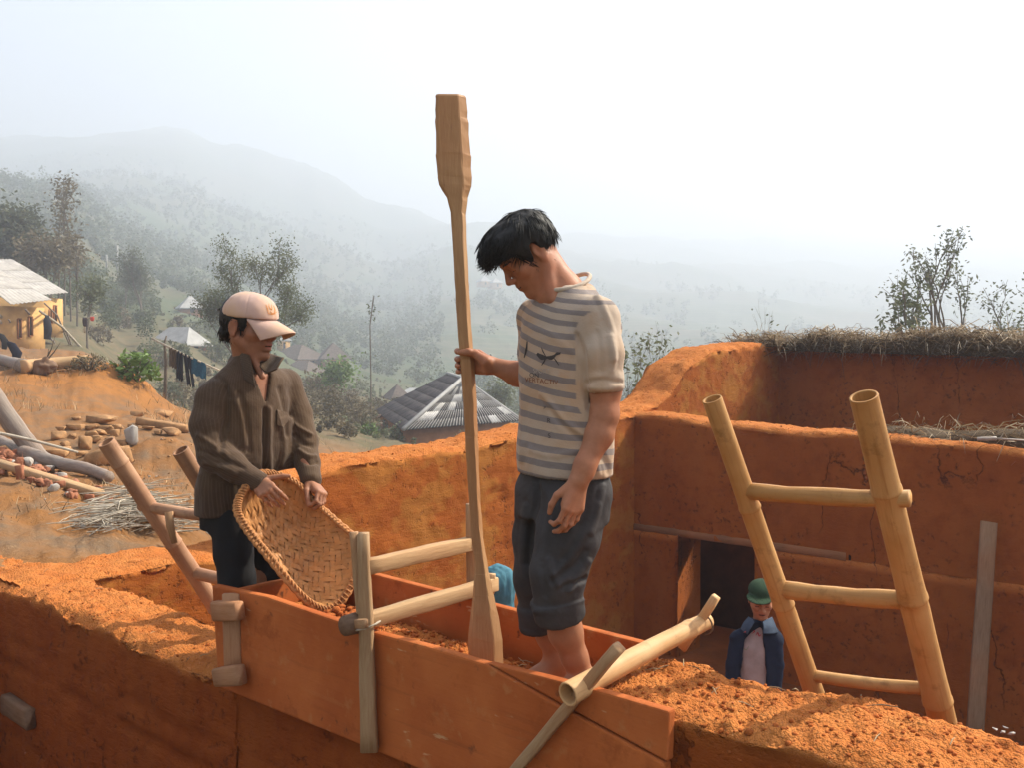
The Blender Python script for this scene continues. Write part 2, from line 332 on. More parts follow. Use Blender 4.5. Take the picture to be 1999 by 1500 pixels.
def _interp(px, ly):
    px = np.clip(px, TX[0], TX[-1]); ly = np.clip(ly, TY[0], TY[-1])
    i = np.clip(np.searchsorted(TX, px)-1, 0, len(TX)-2); j = np.clip(np.searchsorted(TY, ly)-1, 0, len(TY)-2)
    a = (px-TX[i])/(TX[i+1]-TX[i]); b = (ly-TY[j])/(TY[j+1]-TY[j]); a = a*a*(3-2*a)*.6+a*.4; b = b*b*(3-2*b)*.35+b*.65
    return TZ[i, j]*(1-a)*(1-b)+TZ[i+1, j]*a*(1-b)+TZ[i, j+1]*(1-a)*b+TZ[i+1, j+1]*a*b
def mounds(X, Y):                     # earth banks on the left terrace
    z = 0
    for (px, d, sx, sy, h) in MOUNDS:
        cx = (px-999.5)/FPX*d; z = z+h*np.exp(-((X-cx)/sx)**2-((Y-d)/sy)**2)
    return z
MOUNDS = [(150, 21.5, 2.0, 1.4, .42), (235, 22.0, .9, 1.0, .50), (60, 20, 1.8, 1.2, .2), (220, 44, 3, 3, .5), (60, 8.2, .8, .8, .15), (330, 12.2, .5, .6, .12)]
def ground_z(X, Y, fine=True):
    X = np.atleast_1d(np.asarray(X, float)); Y = np.atleast_1d(np.asarray(Y, float))
    Yc = np.maximum(Y, 1.2); px = 999.5+FPX*X/np.maximum(Yc, np.abs(X)*.25); D = np.maximum(Yc, np.hypot(X, Y)*.55)
    z = _interp(px, np.log(D)); z = z+mounds(X, Y)
    p = np.stack([X, Y, X*0], 1); far = sstep(25, 400, D)
    z = z+fbm(p, 1/140., 5, 3)*(22*sstep(150, 900, D))+fbm(p, 1/35., 4, 9)*(5*sstep(60, 500, D))+fbm(p, 1/6., 3, 5)*(.9*sstep(30, 120, D))
    if fine: z = z+fbm(p, .9, 5, 21)*.15*(1-far)+(.5-np.abs(fbm(p, 2.2, 4, 23)))*.10*(1-far)+fbm(p, 6, 3, 22)*.045*(1-far)
    u = (X-O0.x)*UH.x+(Y-O0.y)*UH.y; v = (X-O0.x)*VH.x+(Y-O0.y)*VH.y
    ins = sstep(-2.5, -2.3, u)*(1-sstep(14, 24, v))*(1-sstep(20, 30, u)); back = 1-sstep(2, 5.0, Y+X*-.2)
    ins = np.maximum(ins, back*sstep(-14, -6, X)); z = z*(1-ins)+(-1.8+.02*fbm(p, 1.5, 3, 4))*ins
    return z
def gz(x, y): return float(ground_z(x, y)[0])
def at_ground(px, py, d0=8, d1=200):   # where the line of sight through a pixel meets the ground
    d = ray(px, py); ds = np.exp(np.linspace(math.log(d0), math.log(d1), 1500)); X = d.x/d.y*ds; Z = CAM_H+d.z/d.y*ds
    g = ground_z(X, ds); k = np.where(Z < g)[0]; k = k[0] if len(k) else len(ds)-1
    return Vector((X[k], ds[k], g[k]))
_th = np.radians(np.concatenate([np.arange(-178, -36, 3.0), np.arange(-36, 32, .13), np.arange(32, 179, 3.0)]))
_rr = np.concatenate([np.linspace(.4, 5, 12), np.exp(np.linspace(math.log(5.3), math.log(2500), 300))])
_T, _R = np.meshgrid(_th, _rr); _X = (_R*np.sin(_T)).ravel(); _Y = (_R*np.cos(_T)).ravel(); _Z = ground_z(_X, _Y)
_D = np.hypot(_X, _Y); _px = 999.5+FPX*_X/np.maximum(_Y, 1)
_nz = fbm(np.stack([_X, _Y, _X*0], 1), 1/9., 4, 31)
_veg = np.clip(sstep(28, 62, _D+_nz*16+np.clip(_px-260, -250, 250)*.05), 0, 1)
_veg = np.maximum(_veg, (1-sstep(1.5, 3.5, _Y)))  # unseen ground behind the camera made dark green to cut its bounced light
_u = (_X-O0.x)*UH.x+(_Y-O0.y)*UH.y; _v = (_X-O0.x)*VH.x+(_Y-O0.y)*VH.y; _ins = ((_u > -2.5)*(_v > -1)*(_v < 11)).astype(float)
_fld = sstep(820, 980, _px)*sstep(170, 320, _D)
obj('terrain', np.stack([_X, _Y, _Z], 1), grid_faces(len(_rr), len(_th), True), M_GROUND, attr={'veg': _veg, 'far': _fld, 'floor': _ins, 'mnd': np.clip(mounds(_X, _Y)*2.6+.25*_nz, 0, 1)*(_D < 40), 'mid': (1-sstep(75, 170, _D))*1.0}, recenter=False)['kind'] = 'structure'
# ------------------------------------------------------------------ haze (a closed box of thin air)
def haze():
    g = bpy.data.materials.new('haze_air'); g.use_nodes = True; t = g.node_tree; t.nodes.remove(t.nodes['Principled BSDF'])
    v = t.nodes.new('ShaderNodeVolumePrincipled'); v.inputs['Color'].default_value = (.622, .668, .755, 1); v.inputs['Density'].default_value = HAZE_D; v.inputs['Anisotropy'].default_value = .28
    t.links.new(v.outputs[0], t.nodes['Material Output'].inputs['Volume'])
    zb = float(_Z.min())-1; zt = float(_Z.max())+22; r = 2620
    V = [(x, y, z) for z in (zb, zt) for y in (-r, r) for x in (-r, r)]
    F = [(0, 2, 3, 1), (4, 5, 7, 6), (0, 1, 5, 4), (2, 6, 7, 3), (0, 4, 6, 2), (1, 3, 7, 5)]
    o = obj('haze', V, F, g, smooth=False, recenter=False); o['kind'] = 'stuff'; o.display_type = 'WIRE'
HAZE_D = .0020
haze()
# ------------------------------------------------------------------ the unfinished rammed-earth house
house = thing('earth_house', tuple(UV(0, 3, -1.8)), 'unfinished orange rammed earth house with open rooms and rough wall tops', 'house')
def lump(p, amp, seed): return fbm(p, 7, 3, seed)*amp+(.35-np.abs(fbm(p, 17, 3, seed+2)))*amp*1.1+fbm(p, 55, 2, seed+5)*amp*.42
def wall_mesh(fr, L0, L1, t0, t1, top, zb, du, name, mat, rough=1.0, dz=.045, nt=24, grooves=(), endcaps=True, edge=.03, label=None, facez=None):
    # fr(l, t, z): place in the house; l along the wall, t across it; top(l, t): height of the top
    n = int((L1-L0)/du)+1; ls = np.linspace(L0, L1, n); rows = []
    tm = (t0+t1)/2; H = np.array([top(l, tm) for l in ls])
    nz = max(3, int((H.max()-zb)/dz)); f = np.linspace(0, 1, nz); pts = []; kind = []
    for k in f[:-1]: pts.append(('a', k))
    for k in np.linspace(0, 1, nt): pts.append(('t', k))
    for k in f[::-1][1:]: pts.append(('b', k))
    V = []
    for (s, k) in pts:
        t = t0 if s == 'a' else t1 if s == 'b' else t0+(t1-t0)*k
        tt = np.full(n, t); Ht = np.array([top(l, t) for l in ls]); z = zb+(Ht-zb)*k if s != 't' else Ht
        base = np.array([fr(a, b, c) for a, b, c in zip(ls, tt, z)])
        if s == 't':
            e = min(k, 1-k)*(t1-t0); d = lump(base, .019*rough, 3); drop = edge*math.exp(-(e/.035)**2)*(.5+.9*(fbm(base, 6, 3, 8)+.5))
            base[:, 2] += d-np.maximum(drop, 0)
            if e < 1e-6:
                o = fbm(base, 7, 3, 12)*.025*rough; q = np.array([fr(a, b, c) for a, b, c in zip(ls, tt+(o if k < .5 else -o), z)]); base[:, :2] = q[:, :2]
        else:
            zz = z; gr = 0
            for gzv in grooves: gr = gr+np.exp(-((zz-gzv+.03*fbm(base, 2.2, 3, 14))/.014)**2)*np.maximum(fbm(base, 5, 2, 15)+.35, 0)*.04
            near = np.exp(-((Ht-z)/.06)**2); o = fbm(base, 2.0, 3, 16)*.010+fbm(base, 11, 3, 17)*.007*rough+(.3-np.abs(fbm(base*np.array([1, 1, 2.2]), 7, 3, 18)))*.012*rough+near*fbm(base, 8, 3, 12)*.022*rough+gr
            sg = 1 if s == 'a' else -1; q = np.array([fr(a, b, c) for a, b, c in zip(ls, tt+sg*o, z)]); base[:, :2] = q[:, :2]
        V.append(base)
    m = len(pts); Vn = np.stack(V, 0).reshape(-1, 3); F = grid_faces(m, n)
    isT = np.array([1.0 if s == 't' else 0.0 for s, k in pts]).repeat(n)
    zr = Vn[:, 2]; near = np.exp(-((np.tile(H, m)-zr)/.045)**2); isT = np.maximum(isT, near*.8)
    F = [tuple(r) for r in F[:, ::-1]]
    if endcaps:
        F.append(tuple(i*n for i in range(m))); F.append(tuple(i*n+n-1 for i in range(m))[::-1])
    o = obj(name, Vn, F, mat, house, attr={'top': isT}); 
    if label: o['label'] = label
    return o
def m_wall(name, cracks=False, tint=(1, 1, 1), smear=False, rough=1.0):
    g = G(name); v = g.geo(); tp = g.attr('top')
    big = g.noise(1.3, 4, v); mid = g.noise(7, 5, v, .65); fine = g.noise(70, 4, v, .7); spk = g.noise(21, 4, v, .65); strk = g.noise(3, 4, g.mapv((1, 1, .25), vec=v))
    c = g.mix(g.ramp(big, [(.36, 0), (.66, 1)]), (0.243, 0.065, 0.012), (0.291, 0.087, 0.017)); c = g.mix(g.ramp(mid, [(.45, 0), (.72, .8)]), c, (0.196, 0.047, 0.009))
    c = g.mix(g.ramp(strk, [(.5, 0), (.7, .5)]), c, (0.270, 0.091, 0.021))
    gate = g.ramp(g.noise(2.2, 3, v), [(.44, 0), (.58, 1)])
    pit = g.math('MULTIPLY', g.ramp(spk, [(.36, 1), (.43, 0)]), gate); c = g.mix(g.math('MULTIPLY', pit, .8), c, (0.114, 0.034, 0.010))
    if smear:
        sm = g.ramp(g.noise(2.6, 4, g.mapv((1, 1, 1.4), vec=v, loc=(4, 2, 1))), [(.47, 0), (.56, 1)]); c = g.mix(g.math('MULTIPLY', sm, .6), c, (0.304, 0.129, 0.028))
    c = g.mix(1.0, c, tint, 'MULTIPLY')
    top = g.mix(g.ramp(mid, [(.36, 0), (.64, 1)]), (0.430, 0.131, 0.030), (0.500, 0.177, 0.046)); top = g.mix(g.ramp(spk, [(.30, .8), (.42, 0)]), top, (0.206, 0.055, 0.014))  # tops set lighter and faces darker to deepen the sun and shade contrast
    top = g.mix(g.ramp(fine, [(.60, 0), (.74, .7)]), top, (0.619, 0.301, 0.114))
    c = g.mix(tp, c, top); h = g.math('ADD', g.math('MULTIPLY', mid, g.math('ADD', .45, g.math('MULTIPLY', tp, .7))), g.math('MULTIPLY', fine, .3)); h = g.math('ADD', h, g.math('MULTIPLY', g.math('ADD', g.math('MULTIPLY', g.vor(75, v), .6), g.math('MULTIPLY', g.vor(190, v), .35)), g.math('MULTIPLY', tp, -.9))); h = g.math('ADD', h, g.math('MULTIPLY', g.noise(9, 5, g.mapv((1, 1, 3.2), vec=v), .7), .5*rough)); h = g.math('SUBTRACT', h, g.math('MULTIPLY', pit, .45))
    if cracks:
        dv = g.mix(.22, g.mapv((1.5, 1.5, .26), vec=v), g.noise(3.5, 5, v, .6, col=True))
        cr = g.vor(1.5, dv, 'DISTANCE_TO_EDGE'); cm = g.math('MULTIPLY', g.ramp(cr, [(.002, 1), (.008, 0)]), g.ramp(g.noise(.85, 2, v), [(.50, 0), (.57, 1)]))
        c = g.mix(g.math('MULTIPLY', cm, .8), c, (0.061, 0.017, 0.005)); h = g.math('SUBTRACT', h, cm)
    return g.fin(c, .95, g.bump(h, .9, .016), .1)
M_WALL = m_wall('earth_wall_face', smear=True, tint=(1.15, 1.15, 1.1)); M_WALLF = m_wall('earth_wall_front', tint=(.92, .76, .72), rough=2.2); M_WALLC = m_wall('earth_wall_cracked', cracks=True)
WT = .43
def front_top(l, t):
    step = float(sstep(1.72, 2.02, l)); low = 0.0 if l < .17 else .27
    return low+(.395-low)*step+(.02*math.sin(l*3.1)+.012*math.sin(7*l+1))*(1 if l > 2 else .4)
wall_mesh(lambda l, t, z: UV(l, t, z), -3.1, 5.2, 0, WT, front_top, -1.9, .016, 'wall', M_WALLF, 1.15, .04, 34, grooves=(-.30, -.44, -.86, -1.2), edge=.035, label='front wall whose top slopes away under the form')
def left_top(v, t):
    z = np.interp(v, [-.2, 1.6, 1.72, 2.13, 4.4, 6.28, 6.7, 7.0, 7.4, 7.85, 9.7, 12], [.0, .0, .50, .49, .60, .72, .78, .90, 1.24, 1.42, 1.5, 1.5])
    return float(z)+.012*math.sin(3*v)+.01*math.sin(8*v)
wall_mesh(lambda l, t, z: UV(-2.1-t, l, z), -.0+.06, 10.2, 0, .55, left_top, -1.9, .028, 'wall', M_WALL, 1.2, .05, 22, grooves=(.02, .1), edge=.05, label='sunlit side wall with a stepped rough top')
def mid_top(u, t): return float(np.interp(u, [-2.2, 1.64, 9], [.705, .565, .36]))+.012*math.sin(2.3*u)+.008*math.sin(6*u)
LZ = -.53
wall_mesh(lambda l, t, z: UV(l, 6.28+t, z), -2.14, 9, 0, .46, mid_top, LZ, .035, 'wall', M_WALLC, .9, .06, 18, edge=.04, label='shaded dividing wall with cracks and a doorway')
wall_mesh(lambda l, t, z: UV(l, 6.28+t, z), -2.14, -1.56, 0, .46, lambda u, t: LZ, -1.9, .05, 'pier', M_WALLC, .5, .08, 8, edge=0)
wall_mesh(lambda l, t, z: UV(l, 6.28+t, z), -.70, 9, 0, .46, lambda u, t: LZ, -1.9, .05, 'pier', M_WALLC, .5, .08, 8, edge=0)
def far_top(u, t): return float(np.interp(u, [-2.3, 2, 9], [1.48, 1.36, 1.15]))
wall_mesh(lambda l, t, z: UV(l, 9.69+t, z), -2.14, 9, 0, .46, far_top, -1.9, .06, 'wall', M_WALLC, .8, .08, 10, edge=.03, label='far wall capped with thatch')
mb = MB(); a = onV(1236, 1036, 6.27); b = onV(1655, 1090, 6.27)
mb.beam(UV(-2.13, 6.312, -.505), UV(.20, 6.312, -.50), .075, .075, nseg=14, jit=.08, ch=.06); mb.build('lintel', m_wood('lintel_wood', (.16, .075, .035), (.24, .125, .065), d=.4), house, False)
mb = MB(); q = onV(1655, 1086, 6.27); mb.rock(UV(.24, 6.29, -.50), (.022, .012, .03), 3, 2, .4); mb.build('beam_hole', m_plain('hole_near_black', (.02, .012, .008), .95, .05), house)  # near-black lump marking the hole at the beam end
# timber tie left in the front wall (lower left)
mb = MB(); c = onV(35, 1395, -.05); u0, _ = toUV(c)
mb.beam(UV(u0-.22, -.03, c.z+.0), UV(u0+.12, -.03, c.z-.005), .06, .11, nseg=4, jit=.05); mb.build('tie_timber', M_DARKWOOD, house, False)

mb = MB(); mb.beam(UV(-2.05, 7.6, -.95), UV(1.2, 7.6, -.95), .06, 1.7, ch=.02); mb.build('doorway_shade_panel', m_plain('shade_panel_dark', (.085, .034, .016), .95, .05, .3, 5), house, False)  # added dark panel in place of the shade seen through the doorway
# ------------------------------------------------------------------ distance-field modelling (one continuous surface per body or garment)
def A3(v): return np.array(tuple(v), float)
def catmull(pts, n):
    pts = [A3(p) for p in pts]; out = []; m = len(pts)
    for i in range(m-1):
        p0 = pts[max(i-1, 0)]; p1 = pts[i]; p2 = pts[i+1]; p3 = pts[min(i+2, m-1)]
        for k in range(n):
            t = k/n; out.append(.5*((2*p1)+(-p0+p2)*t+(2*p0-5*p1+4*p2-p3)*t*t+(-p0+3*p1-3*p2+p3)*t**3))
    out.append(pts[-1]); return out
class SDF:
    def __init__(s, lo, hi, h):
        s.lo = A3(lo); s.h = h; s.n = np.maximum(4, np.ceil((A3(hi)-s.lo)/h).astype(int)+1); s.D = np.full(tuple(s.n), 1.0, np.float32)
    def _blk(s, lo, hi):
        a = np.clip(np.floor((A3(lo)-s.lo)/s.h).astype(int), 0, s.n-1); b = np.clip(np.ceil((A3(hi)-s.lo)/s.h).astype(int)+1, 0, s.n)
        if np.any(b-a < 1): return None, None
        ax = [s.lo[i]+s.h*np.arange(a[i], b[i]) for i in range(3)]
        return tuple(slice(a[i], b[i]) for i in range(3)), np.stack(np.meshgrid(*ax, indexing='ij'), -1)
    def op(s, f, lo, hi, k=.01, mode='add'):
        m = k+3*s.h; sl, Pg = s._blk(A3(lo)-m, A3(hi)+m)
        if sl is None: return s
        d = f(Pg).astype(np.float32); D = s.D[sl]
        if mode == 'add': h = np.maximum(k-np.abs(D-d), 0)/k; s.D[sl] = np.minimum(D, d)-h*h*k*.25
        else: h = np.maximum(k-np.abs(D+d), 0)/k; s.D[sl] = np.maximum(D, -d)+h*h*k*.25
        return s
    def cone(s, a, b, r1, r2=None, k=.01, mode='add'):
        a = A3(a); b = A3(b); r2 = r1 if r2 is None else r2; ab = b-a; L = max(ab.dot(ab), 1e-9); R = max(r1, r2)
        def f(p):
            q = p-a; t = np.clip(q@ab/L, 0, 1); return np.linalg.norm(q-t[..., None]*ab, axis=-1)-(r1+(r2-r1)*t)
        return s.op(f, np.minimum(a, b)-R, np.maximum(a, b)+R, k, mode)
    def chain(s, pts, rad, k=.01, mode='add'):
        for i in range(len(pts)-1): s.cone(pts[i], pts[i+1], rad[i], rad[i+1], k, mode)
        return s
    def ell(s, c, r, axes=None, k=.01, mode='add'):
        c = A3(c); r = A3(r); M = np.eye(3) if axes is None else np.array([A3(x) for x in axes]); R = r.max()
        def f(p):
            q = (p-c)@M.T; k0 = np.linalg.norm(q/r, axis=-1); k1 = np.linalg.norm(q/(r*r), axis=-1); return k0*(k0-1)/np.maximum(k1, 1e-6)
        return s.op(f, c-R, c+R, k, mode)
    def cyl(s, a, b, r1, r2=None, rnd=.006, k=.008, mode='add', ov=1.0, oax=None):
        a = A3(a); b = A3(b); r2 = r1 if r2 is None else r2; ab = b-a; L = np.linalg.norm(ab); w = ab/L; R = max(r1, r2)*max(ov, 1)+rnd
        ox = None if oax is None else A3(oax)-w*A3(oax).dot(w)
        if ox is not None: ox /= np.linalg.norm(ox)
        def f(p):
            q = p-a; t = q@w; v = q-t[..., None]*w
            if ox is not None: v = v-(v@ox)[..., None]*ox*(1-1/ov)
            dr = np.linalg.norm(v, axis=-1)-(r1+(r2-r1)*np.clip(t/L, 0, 1))+rnd; da = np.abs(t-L/2)-L/2+rnd
            return np.minimum(np.maximum(dr, da), 0)+np.linalg.norm(np.stack([np.maximum(dr, 0), np.maximum(da, 0)], -1), axis=-1)-rnd
        return s.op(f, np.minimum(a, b)-R, np.maximum(a, b)+R, k, mode)
    def loft(s, sec, S, F, k=.02, mode='add', pw=2.2):
        # sec: (centre, half width along S, half depth along F), ordered by z
        sec = sorted(sec, key=lambda q: q[0][2]); z = np.array([q[0][2] for q in sec]); C = np.array([A3(q[0]) for q in sec]); a = np.array([q[1] for q in sec]); b = np.array([q[2] for q in sec])
        S = A3(S); F = A3(F); R = max(a.max(), b.max())*1.1
        def f(p):
            pz = p[..., 2]; c = np.stack([np.interp(pz, z, C[:, i]) for i in range(2)], -1); aa = np.interp(pz, z, a); bb = np.interp(pz, z, b)
            q = p[..., :2]-c; x = np.abs(q@S[:2])/aa; y = np.abs(q@F[:2])/bb; d = ((x**pw+y**pw)**(1/pw)-1)*np.minimum(aa, bb)
            return np.maximum(d, np.maximum(z[0]-pz, pz-z[-1]))
        return s.op(f, C.min(0)-R, C.max(0)+R, k, mode)
    def plane(s, o, n, k=.004):          # cut away the side the normal points to
        o = A3(o); n = A3(n); n /= np.linalg.norm(n); hi = s.lo+s.h*s.n
        return s.op(lambda p: -((p-o)@n), s.lo, hi, k, 'sub')
    def mesh(s):
        D = s.D; nx, ny, nz = D.shape; ins = D < 0; c = np.zeros((nx-1, ny-1, nz-1), np.int8); cs = [(i, j, k) for i in (0, 1) for j in (0, 1) for k in (0, 1)]
        for (i, j, k) in cs: c += ins[i:nx-1+i, j:ny-1+j, k:nz-1+k]
        act = np.argwhere((c > 0) & (c < 8)); idx = -np.ones(c.shape, np.int64); idx[tuple(act.T)] = np.arange(len(act))
        acc = np.zeros((len(act), 3)); cnt = np.zeros(len(act)); val = {q: D[act[:, 0]+q[0], act[:, 1]+q[1], act[:, 2]+q[2]] for q in cs}
        for q in cs:
            for ax in range(3):
                if q[ax] == 0:
                    r = list(q); r[ax] = 1; r = tuple(r); a = val[q]; b = val[r]; m = (a < 0) != (b < 0); t = np.where(m, a/np.where(m, a-b, 1), 0)
                    p = np.tile(np.array(q, float), (len(act), 1)); p[:, ax] = t; acc[m] += p[m]; cnt[m] += 1
        V = s.lo+s.h*(act+acc/np.maximum(cnt, 1)[:, None]); F = []
        for ax in range(3):
            o1, o2 = [(1, 2), (2, 0), (0, 1)][ax]; sl0 = [slice(1, -1)]*3; sl0[ax] = slice(0, -1); sl1 = list(sl0); sl1[ax] = slice(1, None)
            A = ins[tuple(sl0)]; B = ins[tuple(sl1)]
            for flip in (0, 1):
                e = np.argwhere(A & ~B if flip == 0 else ~A & B)
                if len(e) == 0: continue
                e = e+1; e[:, ax] -= 1; q = []
                for (u, v) in ((-1, -1), (0, -1), (0, 0), (-1, 0)):
                    g = e.copy(); g[:, o1] += u; g[:, o2] += v; q.append(idx[tuple(g.T)])
                q = np.stack(q, 1); F.append(q if flip == 0 else q[:, ::-1])
        F = np.concatenate(F) if F else np.zeros((0, 4), int); F = F[(F >= 0).all(1)]
        return V, F
def vnormals(V, F):
    n = np.cross(V[F[:, 2]]-V[F[:, 0]], V[F[:, 3]]-V[F[:, 1]]); N = np.zeros_like(V)
    for k in range(4): np.add.at(N, F[:, k], n)
    return N/np.maximum(np.linalg.norm(N, axis=1, keepdims=True), 1e-9)
def smooth(V, F, it=2, lam=.5):
    e = np.concatenate([F[:, [0, 1]], F[:, [1, 2]], F[:, [2, 3]], F[:, [3, 0]]])
    for _ in range(it):
        S = np.zeros_like(V); C = np.zeros(len(V)); np.add.at(S, e[:, 0], V[e[:, 1]]); np.add.at(C, e[:, 0], 1); V = V+(S/np.maximum(C, 1)[:, None]-V)*lam
    return V
def merge(parts):
    Vs, Fs, n = [], [], 0
    for V, F in parts: Vs.append(V); Fs.append(F+n); n += len(V)
    return np.concatenate(Vs), np.concatenate(Fs)
def seg_dist(V, pts):
    best = np.full(len(V), 9.0)
    for a, b in zip(pts[:-1], pts[1:]):
        a = A3(a); b = A3(b); ab = b-a; t = np.clip((V-a)@ab/max(ab@ab, 1e-9), 0, 1); best = np.minimum(best, np.linalg.norm(V-a-t[:, None]*ab, axis=1))
    return best
def px_of(V):
    X = V[:, 0]; Y = V[:, 1]; Z = V[:, 2]-CAM_H; cz = Y*_cp-Z*_sp; cy = Y*_sp+Z*_cp
    return np.stack([999.5+FPX*X/cz, 750-FPX*cy/cz], 1)
def folds(V, N, lines, amp=.006, w=.010):
    # cloth ridges (+) and creases (-) along lines given on the visible side of the garment
    q = px_of(V); facing = np.clip(-(N*(V-A3(CAM))).sum(1)/np.linalg.norm(V-A3(CAM), axis=1)*2.5, 0, 1); d = np.zeros(len(V)); pxm = FPX/V[:, 1]
    for (pts, am, ww) in lines:
        c = [np.append(p[:2], 0) for p in catmull([(x, y, 0) for x, y in pts], 6)]; Q = np.column_stack([q, q[:, 0]*0]); dist = seg_dist(Q, c)/pxm
        d += am*amp*np.exp(-(dist/(ww*w))**2)
    return V+N*(d*facing)[:, None]
def limb_frame(a, b): return frame_of(Vector(b)-Vector(a))
# ------------------------------------------------------------------ heads and hands
class Head:
    def __init__(s, c, f, left, sc=1.0):
        s.c = Vector(c); s.f = Vector(f).normalized(); l = Vector(left); s.s = (l-s.f*l.dot(s.f)).normalized(); s.t = s.f.cross(s.s).normalized(); s.k = sc
    def __call__(s, f, l, t): return s.c+(s.f*f+s.s*l+s.t*t)*s.k
    def ax(s): return (s.f, s.s, s.t)
    def loc(s, V):
        q = (V-A3(s.c))/s.k; return q@A3(s.f), q@A3(s.s), q@A3(s.t)
    def r(s, *a): return [x*s.k for x in a]
def build_head(d, H, neck, nr=.056, mouth_open=0.0):
    k = H.k; ax = H.ax()
    def E(c, r, kk=.012, mode='add'): d.ell(H(*c), H.r(*r), ax, kk*k, mode)
    def C(a, b, r1, r2, kk=.012, mode='add'): d.cone(H(*a), H(*b), r1*k, r2*k, kk*k, mode)
    E((-.012, 0, .045), (.098, .075, .083)); E((.036, 0, .043), (.056, .062, .058), .02); E((.040, 0, -.018), (.050, .059, .075), .02); E((.045, 0, -.058), (.042, .046, .045), .02)
    for g in (-1, 1):
        C((-.004, g*.050, -.040), (.064, g*.018, -.092), .022, .016, .02); E((.056, g*.043, -.014), (.026, .023, .021), .02)
        E((.098, g*.034, .010), (.019, .019, .011), .014, 'sub'); E((.071, g*.033, .008), (.0165, .017, .0135), .003)
        E((.1005, g*.0135, -.0235), (.012, .0085, .0085), .006)
        E((-.012, g*.076, .003), (.020, .0075, .031), .007); E((-.008, g*.077, -.024), (.010, .006, .011), .006)
        E((-.006, g*.0855, .004), (.0095, .0065, .019), .004, 'sub')
    C((.083, -.036, .031), (.083, .036, .031), .0095, .0095, .02); E((.079, 0, -.092), (.019, .022, .017), .02)
    C((.090, 0, .022), (.1125, 0, -.018), .0075, .0105, .012)
    E((.078, 0, -.050), (.020, .029, .023), .02)
    for (l, f) in ((-.012, .0935), (0, .0965), (.012, .0935)): E((f, l, -.0465), (.0072, .010, .0052), .006); E((f-.0015, l, -.0590-mouth_open), (.0076, .010, .0062), .006)
    C((.112, -.022, -.0525-mouth_open/2), (.112, .022, -.0525-mouth_open/2), .013, .013, .003, 'sub') if False else None
    d.cone(H(-.026, 0, -.02), neck, nr*k, nr*k*1.06, .03*k); return d
def face_attr(V, H, brow=True, w=1.0):
    f, l, t = H.loc(V); a = np.zeros(len(V)); front = f > .05; al = np.abs(l)
    lip = np.exp(-((t+.0525)/.0115)**2-(l/.021)**2)*(f > .083)*1.0; a = np.maximum(a, .55*(lip > .4))
    line = (np.abs(t+.0528) < .0022*w)*(al < .022)*(f > .078); a = np.maximum(a, 1.0*line)
    bt = .0345-.18*(al-.032)**2*30; brw = (np.abs(t-bt) < .0042*w**.5)*(al > .012)*(al < .052)*front; a = np.maximum(a, .9*brw*brow)
    lash = (np.abs(t-(.0015+.000*al)) < .0017*w)*(al > .020)*(al < .047)*(f > .06); a = np.maximum(a, .95*lash)
    nos = (np.hypot(al-.0085, (f-.103)) < .0042)*(t < -.025)*(t > -.034); a = np.maximum(a, .9*nos); return a
def hand(d, wrist, dirv, palm, thumb_side, curls, sc=1.0, thumb=None, spread=.05, k=.007, fl=None):
    # palm: direction out of the palm; thumb_side: +side; curls: per finger (a1, a2, a3) radians towards the palm
    D = Vector(dirv).normalized(); Np = Vector(palm); Np = (Np-D*Np.dot(D)).normalized(); S = Np.cross(D).normalized()
    if S.dot(Vector(thumb_side)) < 0: S = -S
    W = Vector(wrist); kn = [(.030, .088), (.0105, .093), (-.0095, .089), (-.028, .080)]; LN = [(.042, .025, .021), (.046, .029, .022), (.042, .027, .022), (.033, .020, .019)]
    RD = [.0088, .0090, .0086, .0076]
    for i in range(4):
        o, l = kn[i]; K = W+(D*l+S*o-Np*.004)*sc; base = W+(D*.010+S*o*.55)*sc
        d.cone(base, K, .0155*sc, .0110*sc, .014*sc); d.cone(W+(D*.03+S*o*.6+Np*.006)*sc, W+(D*.075+S*o*.95+Np*.005)*sc, .013*sc, .011*sc, .012*sc)
        p = K; ang = 0; r = RD[i]*sc; dd = (D+S*(o*spread*30)).normalized()
        for j in range(3):
            ang += curls[i][j]; v = dd*math.cos(ang)+Np*math.sin(ang); q = p+v*(LN[i][j]*sc); d.cone(p, q, r*(1.03-.09*j), r*(.95-.10*j), .0035*sc); d.ell(p, [r*1.12*(1-.08*j)]*3, None, .003*sc); p = q
    th = thumb or [(.45, .75, .35), (.75, .45, .35), (.9, .2, .3)]
    p = W+(D*.022+S*.024+Np*.008)*sc; rr = [.0150, .0110, .0100, .0078]
    for j, L in enumerate((.044, .033, .027)):
        a, b, c = th[j]; v = (D*a+S*b+Np*c).normalized(); q = p+v*(L*sc); d.cone(p, q, rr[j]*sc, rr[j+1]*sc, .008*sc if j == 0 else .004*sc); p = q
    return d
def m_skin(name, c, dark, lip):
    g = G(name); a = g.attr('mk'); n = g.noise(26, 4); n2 = g.noise(160, 3); b = g.mix(g.ramp(n, [(.3, 0), (.7, 1)]), c, tuple(x*.72 for x in c)); b = g.mix(g.ramp(g.noise(7, 4), [(.45, 0), (.7, .5)]), b, (c[0]*1.05, c[1]*.8, c[2]*.75)); du = g.attr('dust')
    b = g.mix(g.math('MULTIPLY', du, .55), b, (.31, .155, .085))
    b = g.mix(g.ramp(a, [(.3, 0), (.5, .7), (.6, .7), (.62, 0)]), b, lip); b = g.mix(g.ramp(a, [(.75, 0), (.9, 1)]), b, dark)
    m = g.fin(b, .52, g.bump(n2, .3, .0012), .25); g.b.inputs['Subsurface Weight'].default_value = .06; g.b.inputs['Subsurface Radius'].default_value = (.012, .005, .003); return m
M_SKIN = m_skin('skin_tan', (.40, .165, .085), (.02, .012, .01), (.26, .075, .05)); M_SKIN2 = m_skin('skin_brown', (.34, .145, .078), (.015, .01, .008), (.36, .10, .075))
